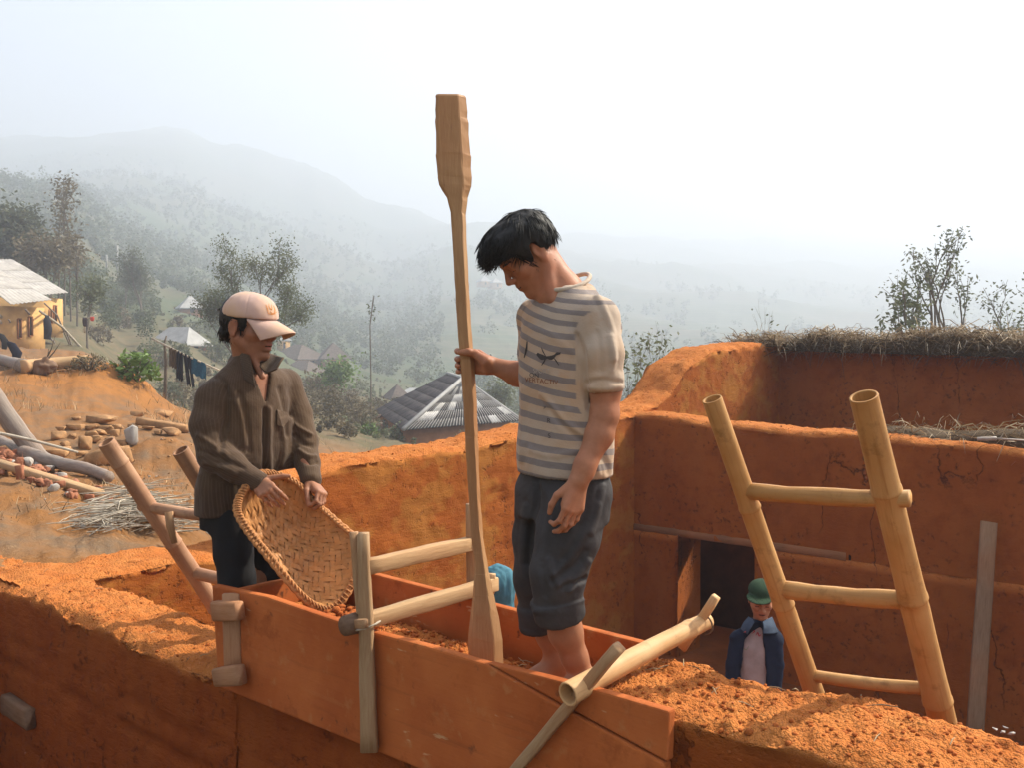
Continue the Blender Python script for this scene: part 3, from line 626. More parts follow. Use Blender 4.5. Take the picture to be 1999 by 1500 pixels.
M_SKIN3 = m_skin('skin_light', (.46, .21, .115), (.03, .015, .012), (.34, .09, .07))
def m_hair():
    g = G('black_hair'); v = g.tc(); n = g.noise(38, 4, g.mapv((1, 1, .25), vec=v), .7); c = g.mix(g.ramp(n, [(.45, 0), (.8, 1)]), (.010, .009, .008), (.030, .026, .023))
    return g.fin(c, .62, g.bump(n, .6, .004), .28)
M_HAIR = m_hair()
def strands(name, V, F, N, H, n, mat, parent, L=(.03, .06), rad=.0011, whorl=(-.05, 0, .125), lift=.25, wild=.3, bias=None, mask=None):
    # hair base surface plus many tapered locks lying along it
    mb = MB(); mb.add(V, F, 0.0); w = A3(H(*whorl)); ids = RNG.choice(np.arange(len(V)) if mask is None else np.where(mask)[0], n)
    for i in ids:
        p = V[i]; nn = N[i]; away = p-w; fl = away-nn*away.dot(nn); q = np.linalg.norm(fl)
        if q < 1e-4: continue
        fl = fl/q+RNG.normal(0, wild, 3)*.5
        if bias is not None: fl = fl+A3(bias)*.5
        fl = fl-nn*fl.dot(nn); fl /= np.linalg.norm(fl); ln = RNG.uniform(*L)*H.k; pts = []
        for j in range(5):
            t = j/4; pts.append(p-nn*.003+fl*ln*t+nn*(lift*ln*t*(1-t*.75))+np.array([0, 0, -.25])*ln*t*t)
        mb.tube(pts, [rad, rad*1.5, rad*1.4, rad, rad*.25], 4, False, RNG.random())
    return mb.build(name, mat, parent)
def person_root(name, loc, label, group=None):
    return thing(name, loc, label, 'person', group)
# ------------------------------------------------------------------ the man ramming earth
man = thing('person', tuple(onZ(1100, 1425, .25)), 'barefoot man in striped shirt and rolled trousers gripping a tall wooden rammer', 'person')
mF = Vector((-.80, -.60, 0)); mS = Vector((.60, -.80, 0))      # facing, his left
HM = Head(P(1036, 499, 2.98), (-.73, -.17, -.66), (.22, -.97, .02), .97)
mneck = P(1102, 572, 2.97)
def man_body():
    parts = []
    d = SDF(P(905, 600, 3.1)-Vector((0, .28, .05)), P(1160, 385, 2.9)+Vector((0, .28, .05)), .0034); build_head(d, HM, mneck, .054)
    d.cone(mneck, P(1106, 615, 2.98), .060, .075, .03); d.cone(HM(.03, .0, -.07), P(1075, 578, 2.95), .030, .040, .03)
    d.cone(HM(-.02, .052, -.03), P(1078, 585, 2.91), .016, .016, .02); parts.append(d.mesh())
    # left arm, hanging, with the relaxed hand
    el = P(1180, 812, 2.82); wr = P(1130, 938, 2.77); d = SDF(P(1060, 1050, 2.76)-Vector((.02, .12, 0)), P(1225, 690, 2.83)+Vector((.02, .12, 0)), .0034)
    d.chain([P(1176, 690, 2.83), P(1182, 760, 2.83), el], [.052, .046, .041], .02); m1 = P(1170, 850, 2.81)
    d.chain([el, m1, P(1142, 910, 2.78), wr], [.041, .0405, .031, .0265], .02); d.cone(P(1140, 925, 2.775), wr, .028, .0265, .015)
    hd = (P(1116, 1000, 2.755)-wr).normalized()
    hand(d, wr+hd*.004, hd, (-.55, .80, -.1), (-.85, -.5, 0), [(.30, .75, .7), (.22, .62, .5), (.2, .55, .5), (.25, .5, .5)], .98, [(.75, .55, .35), (.92, .1, .35), (.95, -.2, .35)], .02)
    parts.append(d.mesh())
    # right arm, reaching out to the rammer
    el = P(1070, 742, 3.16); wr = P(962, 713, 3.19); d = SDF(P(870, 800, 3.2)-Vector((.02, .13, 0)), P(1100, 640, 3.1)+Vector((0, .17, .02)), .0034)
    d.chain([P(1040, 640, 3.14), el, P(1010, 730, 3.185), wr], [.05, .045, .040, .0275], .02)
    ax = P(*POLE(707)); axd = (P(*POLE(640))-P(*POLE(780))).normalized(); rt = Vector((1, 0, 0)); bk = Vector((0, 1, 0)); rp = POLE_R
    def ring(deg, dz, gap): 
        a = math.radians(deg); return ax+axd*dz+rt*(math.cos(a)*(rp[0]+gap))+bk*(math.sin(a)*(rp[1]+gap))
    pal = [ring(15, z, .016) for z in (.030, .012, -.008, -.026)]
    for i, z in enumerate((.034, .0115, -.0105, -.031)):
        r = (.0098, .0100, .0096, .0086)[i]; g = .0085
        K = ring(52, z*.95, .014); d.cone(wr+Vector((-.01, 0, z*.3)), K, .017, .0125, .015); d.cone(wr+Vector((-.02, -.012, z*.4)), pal[i], .018, .013, .015)
        q = [K, ring(112, z, g+.003), ring(165, z-.001, g+.002), ring(208, z-.003, g)]
        if i == 0: q = [K, ring(110, z+.004, g+.003), ring(160, z+.004, g+.002), ring(196, z, g)]
        d.chain(q, [r*1.1, r*1.06, r, r*.86], .0035)
    tb = wr+Vector((-.022, -.026, .012)); d.chain([tb, ring(-42, .030, .012), ring(-78, .034, .011), ring(-128, .033, .010)], [.020, .0135, .0125, .0095], .008); parts.append(d.mesh())
    # lower legs and bare feet
    d = SDF(P(1000, 1460, 3.2)-Vector((.05, .35, 0)), P(1190, 1130, 2.8)+Vector((.03, .35, 0)), .0042)
    kn, an = P(1090, 1160, 2.90), P(1137, 1322, 2.955); d.chain([kn, P(1104, 1235, 2.935), P(1122, 1285, 2.95), an], [.055, .052, .040, .035], .02)
    tdir = Vector((-.82, -.5, 0)).normalized(); foot(d, an, tdir, .245)
    kn, an = P(1062, 1175, 3.10), P(1088, 1296, 3.13); d.chain([kn, P(1074, 1240, 3.12), P(1085, 1280, 3.13), an], [.05, .046, .036, .034], .02); foot(d, an, Vector((-.93, -.3, 0)).normalized(), .24); parts.append(d.mesh())
    # hidden trunk and upper legs that join them
    d = SDF(P(960, 1260, 3)-Vector((0, .35, 0)), P(1230, 560, 3)+Vector((0, .35, 0)), .009)
    d.loft([(P(1100, 940, 2.98), .13, .09), (P(1100, 760, 2.98), .125, .085), (P(1100, 640, 2.98), .14, .09)], mS, mF, .03); d.chain([mneck, P(1103, 640, 2.98)], [.055, .08], .03)
    d.chain([P(1160, 640, 2.87), P(1176, 700, 2.83)], [.055, .05], .03); d.chain([P(1050, 640, 3.1), P(1045, 700, 3.14)], [.05, .045], .03); d.cone(P(1100, 650, 2.98), P(1160, 645, 2.87), .06, .05, .03); d.cone(P(1100, 650, 2.98), P(1050, 645, 3.1), .06, .05, .03)
    d.chain([P(1120, 950, 2.93), P(1092, 1110, 2.89), P(1090, 1165, 2.90)], [.08, .06, .054], .03); d.chain([P(1072, 950, 3.06), P(1058, 1110, 3.09), P(1062, 1178, 3.10)], [.08, .058, .05], .03); parts.append(d.mesh())
    return merge(parts)
def foot(d, an, t, L):
    s = Vector((0, 0, 1)).cross(t); z = Vector((0, 0, 1)); b = an-z*.045
    d.cone(an, b-t*.030, .034, .030, .02); d.chain([an+t*.01, b+t*.07+z*.005, b+t*(L-.085)-z*.012], [.034, .032, .022], .02); d.cone(b-t*.03, b+t*.09+s*.015-z*.008, .028, .026, .02)
    for i in range(5): o = s*(.034-.017*i); d.cone(b+t*(L-.095)+o*.8-z*.012, b+t*(L-.045-.010*abs(i-1.2))+o-z*.018, .014, .0105 if i not in (0, 4) else .012, .006)
def POLE(y):            # axis of the rammer: pixel row -> (x, y, depth)
    return (np.interp(y, [185, 400, 700, 1000, 1290, 1400], [882, 896, 912, 928, 949, 953]), y, np.interp(y, [185, 1400], [3.16, 3.26]))
POLE_R = (.0245, .021)
V, F = man_body(); mk = face_attr(V, HM)*(V[:, 2] > 1.45); dust = sstep(.62, .40, V[:, 2])*.8+.35*np.clip(fbm(V, 9, 3, 2)+.2, 0, 1)*(V[:, 2] < 1.0)
N = vnormals(V, F); obj('body', V, F, M_SKIN, man, attr={'mk': mk, 'dust': dust})
# hair
d = SDF(P(895, 580, 3.0)-Vector((0, .3, 0)), P(1130, 365, 3.0)+Vector((0, .2, 0)), .0042); ax = HM.ax()
d.ell(HM(-.010, 0, .054), HM.r(.112, .101, .094), ax, .01); d.ell(HM(.052, 0, .086), HM.r(.070, .093, .064), ax, .02); d.ell(HM(.096, .0, .086), HM.r(.033, .06, .036), ax, .02)
def hcut(p):
    f, l, t = HM.loc(p.reshape(-1, 3)); tm = np.interp(f, [-.12, -.075, -.035, -.018, -.012, .006, .016, .028, .06, .10, .135, .16], [-.040, -.050, -.044, -.01, .036, .036, -.018, -.016, .036, .054, .060, .072])
    return -(((tm-t)*HM.k*.75).reshape(p.shape[:-1]))
d.op(hcut, P(905, 580, 3)-Vector((0, .3, 0)), P(1130, 370, 3)+Vector((0, .3, 0)), .006, 'sub')
V, F = d.mesh(); V = smooth(V, F, 2); N = vnormals(V, F); f, l, t = HM.loc(V); V = V+N*(fbm(np.stack([f*9, l*26, t*9], 1), 2.2, 3, 3)*.006)[:, None]; N = vnormals(V, F)
strands('hair', V, F, N, HM, 2600, M_HAIR, man, (.022, .05), .0008, (-.055, 0, .125), .16, .22, None, ~((np.abs(l) > .05) & (f > -.055) & (f < .035) & (t < .075)))
# shirt
def man_shirt():
    d = SDF(P(960, 950, 3.0)-Vector((.03, .36, .03)), P(1240, 520, 2.9)+Vector((.03, .36, .03)), .0052)
    d.loft([(P(1101, 925, 2.98), .172, .122), (P(1101, 880, 2.98), .176, .126), (P(1104, 800, 2.98), .170, .122), (P(1102, 720, 2.985), .168, .122), (P(1101, 660, 2.985), .160, .118), (P(1100, 615, 2.985), .140, .100), (P(1103, 585, 2.985), .095, .075), (P(1106, 566, 2.985), .072, .066)], mS, mF, .03)
    shL = P(1168, 622, 2.865); shR = P(1046, 618, 3.09); d.cone(P(1110, 600, 2.97), shL, .062, .062, .04); d.cone(P(1096, 600, 3.0), shR, .060, .055, .04)
    d.cone(P(1130, 592, 3.02), P(1172, 640, 2.95), .062, .066, .04)
    d.chain([shL, P(1176, 690, 2.835), P(1179, 742, 2.83)], [.062, .059, .055], .022); d.chain([shR, P(1046, 690, 3.13), P(1052, 735, 3.15)], [.058, .056, .054], .02)
    d.plane(P(1179, 752, 2.83), (0.03, 0, -1), .004) if False else None
    d.cyl(P(1177, 727, 2.832), P(1180, 766, 2.828), .0585, .0580, .012, .006); d.cyl(P(1182, 763, 2.828), P(1182, 790, 2.828), .047, .047, .003, .006, 'sub')
    d.plane(P(1101, 929, 2.98), (-.035, 0, -1), .004); d.cone(mneck+Vector((-.03, 0, .03)), P(1104, 575, 2.975), .052, .056, .006, 'sub')
    return d.mesh()
V, F = man_shirt(); V = smooth(V, F, 3); N = vnormals(V, F)
cf = [([(1128, 655), (1140, 690), (1143, 745), (1150, 800)], -1.6, .9), ([(1060, 770), (1085, 800), (1110, 830), (1140, 852), (1160, 860)], 1.3, 1.1), ([(1075, 800), (1100, 830), (1130, 855), (1150, 865)], -1, .8), ([(1150, 560), (1172, 590), (1190, 640), (1196, 700)], 1.1, .9),
      ([(1165, 650), (1172, 690), (1170, 725)], -.7, .9), ([(1188, 660), (1195, 700), (1192, 725)], .9, .7), ([(1026, 760), (1024, 840), (1020, 900)], 1.0, .8), ([(1040, 880), (1080, 890), (1130, 880)], .8, 1.2), ([(1040, 640), (1080, 655), (1120, 690)], .7, 1.4),
      ([(1145, 746), (1180, 742), (1210, 748)], -1.0, .5), ([(1150, 757), (1185, 758), (1208, 752)], .8, .5), ([(1028, 600), (1024, 660), (1020, 720)], .6, 1.0), ([(1165, 880), (1180, 905), (1185, 925)], -1, .9), ([(1150, 880), (1160, 905), (1165, 925)], .9, .8)]
V = folds(V, N, cf, .007, .012); N = vnormals(V, F); V = V+N*(fbm(V, 13, 3, 6)*.0030+fbm(V*np.array([1, 1, .5]), 5, 3, 61)*.004)[:, None]
q = px_of(V)
# torso or sleeve: the armhole seam
arm = np.minimum(seg_dist(V, [P(1180, 655, 2.83), P(1181, 775, 2.83)])-.088, seg_dist(V, [P(1043, 635, 3.11), P(1050, 740, 3.15)])-.064)
tors = sstep(-.0015, .0015, arm)
sx = (V-A3(P(1100, 800, 2.98)))@A3(mS); sv = V[:, 2]+.30*np.clip(sx, -.2, .2)*sstep(1.0, 1.45, V[:, 2])+.06*sx+1.6*np.clip(V[:, 2]-1.36, 0, .2)**2
tr = np.clip(sx, -.03, .25)
obj('shirt', V, F, None, man, attr={'tors': tors, 'sv': sv-.55*np.clip(sx-.06, 0, .2)**1.5*sstep(1.2, 1.4, V[:, 2])}); SHIRT = bpy.data.objects[-1] if False else COL.objects[len(COL.objects)-1]
def m_shirt():
    g = G('striped_cotton'); sv = g.attr('sv'); to = g.attr('tors'); n = g.noise(9, 4); n2 = g.noise(180, 2); n3 = g.noise(3.5, 3); v2 = g.math('ADD', sv, g.math('MULTIPLY', g.math('SUBTRACT', n, .5), .010))
    fr = g.math('FRACT', g.math('MULTIPLY_ADD', v2, 1/.0465, .35)); st = g.math('MULTIPLY', g.ramp(fr, [(.0, 0), (.02, 1), (.44, 1), (.47, 0)]), to)
    base = g.mix(g.ramp(n3, [(.42, 0), (.62, .75)]), (.43, .335, .255), (.44, .265, .145)); base = g.mix(g.ramp(n, [(.62, 0), (.8, .6)]), base, (.45, .21, .075))
    c = g.mix(g.math('MULTIPLY', st, .82), base, (.165, .140, .138)); c = g.mix(g.ramp(n, [(.25, .35), (.38, 0)]), c, (.34, .33, .34))
    return g.fin(c, .9, g.bump(g.math('ADD', g.math('MULTIPLY', n2, .25), g.math('ADD', g.noise(17, 3, rough=.5, dist=.8), g.math('MULTIPLY', g.noise(6, 3, g.mapv((1, 1, .5)), dist=1.2), 1.5))), .5, .006), .15, sheen=.15)
SHIRT.data.materials.append(m_shirt())
mb = MB(); c0 = P(1103, 562, 2.975)      # ribbed collar
rim = []
for i in range(40):
    a = 2*math.pi*i/40; p = c0+mS*(math.cos(a)*.074)+mF*(math.sin(a)*.080); p.z += .012-.030*math.sin(a)-.006*math.cos(2*a); rim.append(p)
mb.tube(rim, .0072, 8, False, .2, 1.0, True); mb.build('collar', m_plain('collar_rib', (.50, .40, .31), .9, .1, .15, 60, .4), man)
# print on the chest: letters and an insect, laid on the cloth
from mathutils.bvhtree import BVHTree
def bvh_of(o):
    m = o.data; return BVHTree.FromPolygons([v.co+OFF[o] for v in m.vertices], [tuple(p.vertices) for p in m.polygons])
def text_strips(txt):
    cu = bpy.data.curves.new('txt', 'FONT'); cu.body = txt; cu.size = 1; o = bpy.data.objects.new('txt', cu); COL.objects.link(o); dg = bpy.context.evaluated_depsgraph_get(); dg.update()
    m = bpy.data.meshes.new_from_object(o.evaluated_get(dg)); bpy.data.objects.remove(o); import bmesh
    b = bmesh.new(); b.from_mesh(m); bmesh.ops.triangulate(b, faces=b.faces); bmesh.ops.subdivide_edges(b, edges=[e for e in b.edges if e.calc_length() > .25], cuts=2)
    bmesh.ops.triangulate(b, faces=b.faces); v = [(x.co.x, x.co.y) for x in b.verts]; f = [tuple(y.index for y in x.verts) for x in b.faces]; b.free(); return v, f
def lay(mb, bv, v2, f, off=.0016):     # v2: picture points; placed where their line of sight meets the cloth
    V = []; last = None
    for (x, y) in v2:
        d = ray(x, y).normalized(); h = bv.ray_cast(CAM, d, 12); p = h[0]-d*off if h[0] is not None else (last or CAM+d*3); last = p; V.append(p)
    mb.add(V, f, 0)
bvS = bvh_of(SHIRT); 
def word(mb, txt, x, y, size, dx=1.0, slope=.08, sq=1.0):
    v, f = text_strips(txt); lay(mb, bvS, [(x+a*size*sq, y-b*size+a*size*sq*slope) for a, b in v], f)
WORDS = [('SPORT', 1040, 728, 13, .03, .85, 'w'), ('ON', 1033, 736, 12, .08, 1, 'd'), ('VERTACTIV', 1024, 745, 13, .10, .98, 'r'), ('P', 1061, 800, 9, .08, 1, 'd'), ('R', 1067, 826, 13, .08, 1, 'd'), ('S', 1069, 856, 13, .08, 1, 'd')]
def stroke(mb, bv, pts, w):
    c = catmull([(x, y, 0) for x, y in pts], 5); v = []; f = []
    for i, p in enumerate(c):
        t = c[min(i+1, len(c)-1)]-c[max(i-1, 0)]; n = np.array([-t[1], t[0]])/max(np.hypot(t[0], t[1]), 1e-6); ww = w*(1-.6*abs(2*i/(len(c)-1)-1)); v += [(p[0]+n[0]*ww, p[1]+n[1]*ww), (p[0]-n[0]*ww, p[1]-n[1]*ww)]
    lay(mb, bv, v, [(2*i, 2*i+1, 2*i+3, 2*i+2) for i in range(len(c)-1)])
ink = MB()
for pts, w in (([(1048, 690), (1058, 697), (1068, 698)], 5.5), ([(1066, 697), (1076, 698), (1084, 693)], 4.5), ([(1082, 694), (1088, 690), (1094, 690)], 3), ([(1066, 696), (1060, 686), (1057, 678)], 1.2), ([(1066, 698), (1062, 706), (1057, 713)], 1.4), ([(1080, 697), (1086, 705), (1091, 713)], 1.2), ([(1082, 693), (1090, 689), (1095, 688)], 1.2)): stroke(ink, bvS, pts, w)
ink2 = MB(); stroke(ink2, bvS, [(1029, 666), (1028, 678), (1026, 688), (1023, 698)], 2.2)
M_INKD = m_plain('ink_dark', (.07, .058, .055), .9, .1); M_INKR = m_plain('ink_rust', (.22, .085, .045), .9, .1); M_INKW = m_plain('ink_pale', (.36, .30, .26), .9, .1)
ink.build('insect_print', M_INKD, man, False); ink2.build('print_mark', M_INKD, man, False)
for (tx, x, y, sz, sl, sq, mt) in WORDS:
    wb = MB(); word(wb, tx, x, y, sz, 1, sl, sq); wb.build('lettering', {'d': M_INKD, 'r': M_INKR, 'w': M_INKW}[mt], man, False)
# trousers
def man_trousers():
    d = SDF(P(970, 1260, 3.05)-Vector((.03, .36, 0)), P(1225, 905, 2.9)+Vector((.03, .36, .02)), .0052)
    d.loft([(P(1099, 1010, 2.985), .160, .118), (P(1100, 960, 2.985), .160, .116), (P(1101, 910, 2.985), .150, .105)], mS, mF, .03)
    d.chain([P(1125, 965, 2.93), P(1108, 1050, 2.90), P(1090, 1120, 2.885), P(1088, 1165, 2.89)], [.105, .093, .082, .076], .03)
    d.chain([P(1066, 965, 3.07), P(1053, 1050, 3.09), P(1047, 1130, 3.09), P(1049, 1185, 3.095)], [.098, .082, .070, .060], .03)
    d.plane(P(1088, 1230, 2.9), (0, 0, -1)); d.cyl(P(1085, 1166, 2.888), P(1093, 1206, 2.903), .083, .080, .010, .006); d.cyl(P(1047, 1180, 3.09), P(1051, 1230, 3.10), .064, .062, .010, .006)
    d.cyl(P(1093, 1203, 2.903), P(1097, 1225, 2.908), .067, .067, .003, .005, 'sub')
    return d.mesh()
V, F = man_trousers(); V = smooth(V, F, 3); N = vnormals(V, F)
tf = [([(1050, 935), (1052, 980), (1040, 1030), (1032, 1100)], -1.5, 1.0), ([(1058, 945), (1080, 985), (1070, 1040), (1060, 1100)], 1.0, 1.6), ([(1160, 985), (1140, 1040), (1115, 1085), (1085, 1120)], 1.2, 1.2), ([(1150, 950), (1128, 1040), (1100, 1090)], -.9, 1.1), ([(1140, 1075), (1120, 1105), (1100, 1120), (1080, 1135)], -1.3, .9), ([(1145, 1095), (1125, 1125), (1110, 1150)], 1.3, .9),
      ([(1138, 1130), (1115, 1140), (1095, 1150)], -1.4, .7), ([(1075, 1095), (1080, 1120), (1095, 1150)], 1.2, .9), ([(1060, 1100), (1062, 1130), (1065, 1160)], -.8, .9), ([(1030, 990), (1024, 1060), (1026, 1130)], .9, .9), ([(1172, 950), (1165, 990), (1150, 1040)], 1, .8), ([(1046, 1195), (1085, 1190), (1135, 1172)], .5, .5)]
V = folds(V, N, tf, .009, .013); N = vnormals(V, F); V = V+N*(fbm(V, 14, 3, 16)*.003+fbm(V*np.array([1, 1, .5]), 5, 3, 62)*.005)[:, None]
M_TROUS = m_plain('charcoal_cloth', (.044, .039, .039), .8, .25, .3, 9, .8, .010)
obj('trousers', V, F, M_TROUS, man)
# ------------------------------------------------------------------ the plank form, its clamps and the rammer
import bmesh
def slab(name, pts, v0, v1, mat, parent, bev=.008, cuts=0):
    # board: outline pts as (u, z), thickness from v0 to v1, worn edges
    bm = bmesh.new(); a = [bm.verts.new(UV(u, v0, z)) for u, z in pts]; b = [bm.verts.new(UV(u, v1, z)) for u, z in pts]; n = len(pts)
    bm.faces.new(a); bm.faces.new(b[::-1])
    for i in range(n): bm.faces.new((a[(i+1) % n], a[i], b[i], b[(i+1) % n]))
    bmesh.ops.recalc_face_normals(bm, faces=bm.faces); bmesh.ops.bevel(bm, geom=list(bm.edges), offset=bev, segments=2, affect='EDGES', profile=.6)
    V = [tuple(v.co) for v in bm.verts]; bm.verts.index_update(); F = [tuple(v.index for v in f.verts) for f in bm.faces]; bm.free()
    return obj(name, V, F, mat, parent, smooth=False)
def uz(x, y, v): p = onV(x, y, v); u, _ = toUV(p); return (u, p.z)
form = thing('wall_form', tuple(UV(1.1, .2, .0)), 'long earth stained plank form clamped round the top of the front wall', 'wall form')
VF = -.038
slab('side_board', [uz(413, 1143, VF), uz(520, 1166, VF), uz(640, 1207, VF), uz(720, 1233, VF), uz(830, 1262, VF), uz(947, 1297, VF), uz(1120, 1395, VF), uz(1297, 1492, VF), uz(1303, 1712, VF), uz(900, 1536, VF), uz(426, 1342, VF)], VF, -.003, M_BOARD, form)
slab('side_board', [uz(951, 1296, VF+.003), uz(1060, 1322, VF+.003), uz(1190, 1356, VF+.003), uz(1306, 1390, VF+.003), uz(1303, 1489, VF+.003), uz(1122, 1390, VF+.003)], VF+.003, -.003, M_BOARD, form, .006)
VR = WT+.004
slab('side_board', [uz(560, 1075, VR), uz(730, 1122, VR), uz(1000, 1192, VR), uz(1275, 1262, VR), (uz(1275, 1262, VR)[0], .02), (uz(560, 1075, VR)[0], .0)], VR, VR+.036, M_BOARD, form)
def end_board():
    bm = MB(); u = .185; z = .385
    bm.beam(UV(u, .0, z-.19), UV(u, WT, z-.18), .035, .37, nseg=5, jit=.03, ch=.05); return bm.build('end_board', M_BOARD, form)
end_board()
def bar(name, p, q, w, h, mat, parent, **k):
    b = MB(); b.beam(p, q, w, h, **k); return b.build(name, mat, parent, smooth=False)
M_DUSTWOOD = m_wood('dusty_wood', (.30, .15, .075), (.40, .22, .12), d=.35)
bar('batten', onV(452, 1160, -.055), onV(457, 1338, -.055), .068, .03, M_DUSTWOOD, form, nseg=3, jit=.05)
for (x0, y0, x1, y1) in ((421, 1194, 468, 1194), (425, 1322, 471, 1318)):
    bar('peg', onV(x0, y0, -.085), onV(x1, y1, -.085), .045, .075, M_DUSTWOOD, form, nseg=2, jit=.06)
bar('clamp_post', onV(691, 1040, -.075), onV(707, 1225, -.075), .030, .05, M_GREYWOOD, form, nseg=6, jit=.08, roll=.1)
bar('clamp_post', onV(709, 1042, -.078), onV(722, 1466, -.072), .036, .052, M_GREYWOOD, form, nseg=10, jit=.08, w2=.058)
bar('clamp_post', UV(toUV(onV(922, 1100, WT+.06))[0], WT+.075, .02), onV(922, 985, WT+.075), .05, .05, M_GREYWOOD, form, nseg=5, jit=.06)
cb = bar('crossbar', onV(705, 1110, -.085), onV(930, 1060, WT+.10), .042, .052, M_PALEWOOD, form, nseg=7, jit=.06, ch=.07)
bar('crossbar', onV(684, 1222, -.12), onV(966, 1140, WT+.14), .045, .052, M_PALEWOOD, form, nseg=8, jit=.06, ch=.09)
b = MB(); c = onV(686, 1220, -.115); b.tube([c-VH*.03, c+VH*.02], [.034, .037], 12); b.build('bar_end', M_DARKWOOD, form)
bar('wedge', onV(697, 1219, -.14), onV(714, 1219, -.14), .022, .03, M_GREYWOOD, form); bar('wedge', onV(960, 1122, WT+.12), onV(958, 1158, WT+.12), .03, .03, M_PALEWOOD, form)
b = MB(); b.tube([onV(690, 1233, -.12), onV(712, 1228, -.12), onV(733, 1220, -.09), onV(742, 1214, -.02)], .004, 5); b.build('rope', M_TWIG, form)
# bamboo spreader with its two pegs
def bamboo(b, p, q, r0, r1, nodes, hollow0=True, n=14, bend=(0, 0, 0), seg=40):
    p = Vector(p); q = Vector(q); L = (q-p).length; pts = []; rad = []; A = []
    ts = sorted(set([i/seg for i in range(seg+1)]+[t+e for t in nodes for e in (-.012/L, -.005/L, 0, .005/L, .012/L) if 0 < t+e < 1]))
    for t in ts:
        c = p.lerp(q, t)+Vector(bend)*(4*t*(1-t)); r = r0+(r1-r0)*t; k = 0
        for nd in nodes:
            e = (t-nd)*L; r += .0026*math.exp(-(e/.009)**2)-.0016*math.exp(-((e-.012)/.004)**2); r += .0015*math.exp(-(e/.05)**2); k = max(k, math.exp(-((e-.006)/.006)**2))
        pts.append(c); rad.append(r); A += [.97*k+.45*(1-k)]*n
    d = (q-p).normalized(); W = .13
    b.tube(pts, rad, n, False, A); e = b.n-n; b.F.append(tuple(range(e, e+n)))
    if hollow0:
        r = rad[0]; b.tube([p+d*.14, p+d*.04, p+d*.002], [r*.76, r*.80, r*.84], n, False, [.97]*n+[.75]*n+[.3]*n); k = b.n-3*n; b.F.append(tuple(range(k, k+n)))
        _, a1, a2 = frame_of(d); b.tube([p+a1*(math.cos(t)*r*.915)+a2*(math.sin(t)*r*.915)+d*.003 for t in np.linspace(0, 2*math.pi, 20)[:-1]], r*.105, 6, False, .1, 1, True)
clampb = thing('bamboo_clamp', tuple(onV(1135, 1380, -.06)), 'fresh bamboo pole pegged across the right end of the plank form', 'bamboo pole')
b = MB(); bamboo(b, onV(1108, 1357, -.10), onV(1380, 1213, WT+.13), .034, .027, [.86], True, bend=(0, 0, .004)); b.build('pole', M_BAMBOO3, clampb)
bar('peg', onV(1208, 1264, -.025), onV(1000, 1512, -.075), .040, .032, M_GREYWOOD, clampb, nseg=10, jit=.08, w2=.032)
bar('peg', onV(1398, 1166, WT+.10), onV(1332, 1268, WT+.085), .026, .026, M_BAMBOO3, clampb, nseg=5, jit=.08, w2=.02)
for (x, y) in ((1342, 1238), (1374, 1220)):
    b = MB(); c = onV(x, y, WT+.10); dd = (onV(1380, 1213, WT+.13)-onV(1108, 1357, -.10)).normalized(); _, a1, a2 = frame_of(dd)
    b.tube([c+a1*math.cos(t)*.033+a2*math.sin(t)*.033 for t in np.linspace(0, 2*math.pi, 18)[:-1]], .003, 5, False, .9, 1, True); b.build('lashing', M_DARKWOOD, clampb)
# the rammer: a long pole cut from one plank, paddle head above, flared foot below
def rammer():
    rows = [(186, 27, .020), (190, 29.5, .025), (230, 31, .026), (300, 33, .027), (345, 33, .027), (362, 30, .027), (385, 20, .024), (420, 14, .021), (560, 13.2, .021), (700, 13.6, .021), (850, 12.2, .021), (1000, 11.2, .021), (1080, 12, .022), (1120, 14, .023), (1160, 20, .025), (1200, 27, .028), (1240, 33, .030), (1330, 35, .030), (1390, 34, .03)]
    rows2 = []; ys = sorted(set([r[0] for r in rows]+list(range(195, 1390, 22)))); xs = np.array(rows, float)
    V = []; prof = [(-.80, -1), (.45, -1), (.55, -.9), (1, .1), (.9, .8), (.6, 1), (-.8, 1), (-1, .75), (-1, -.7)]
    ctr = {186: 880, 300: 885, 362: 889, 385: 893, 420: 895, 560: 902, 632: 906, 700: 912, 772: 917, 932: 924, 1044: 931, 1110: 940, 1190: 945, 1290: 949, 1390: 953}
    for y in ys:
        x = np.interp(y, list(ctr.keys()), list(ctr.values())); hw = np.interp(y, xs[:, 0], xs[:, 1]); th = np.interp(y, xs[:, 0], xs[:, 2]); Y = POLE(y)[2]; c = P(x, y, Y); w = hw/FPX*Y*(1+random.uniform(-.03, .03))
        for (a, bq) in prof: V.append(c+Vector((a*w+random.uniform(-.0008, .0008), bq*th+random.uniform(-.0008, .0008), 0)))
    n = len(prof); m = len(ys); F = [tuple(r) for r in grid_faces(m, n, True)]+[tuple(range(n)), tuple(range((m-1)*n, m*n))[::-1]]
    o = obj('rammer', V, F, M_RAM, None, smooth=False, attr={'rnd': np.full(len(V), .2), 'gr': np.array([tuple(q) for q in V])})
    return tag(o, 'tall hand carved wooden rammer with square head held upright by the man', 'rammer')
M_RAM = m_wood('rammer_wood', (.36, .19, .085), (.46, .265, .125), (.40, .16, .06), .5, .9, .6)
rammer()
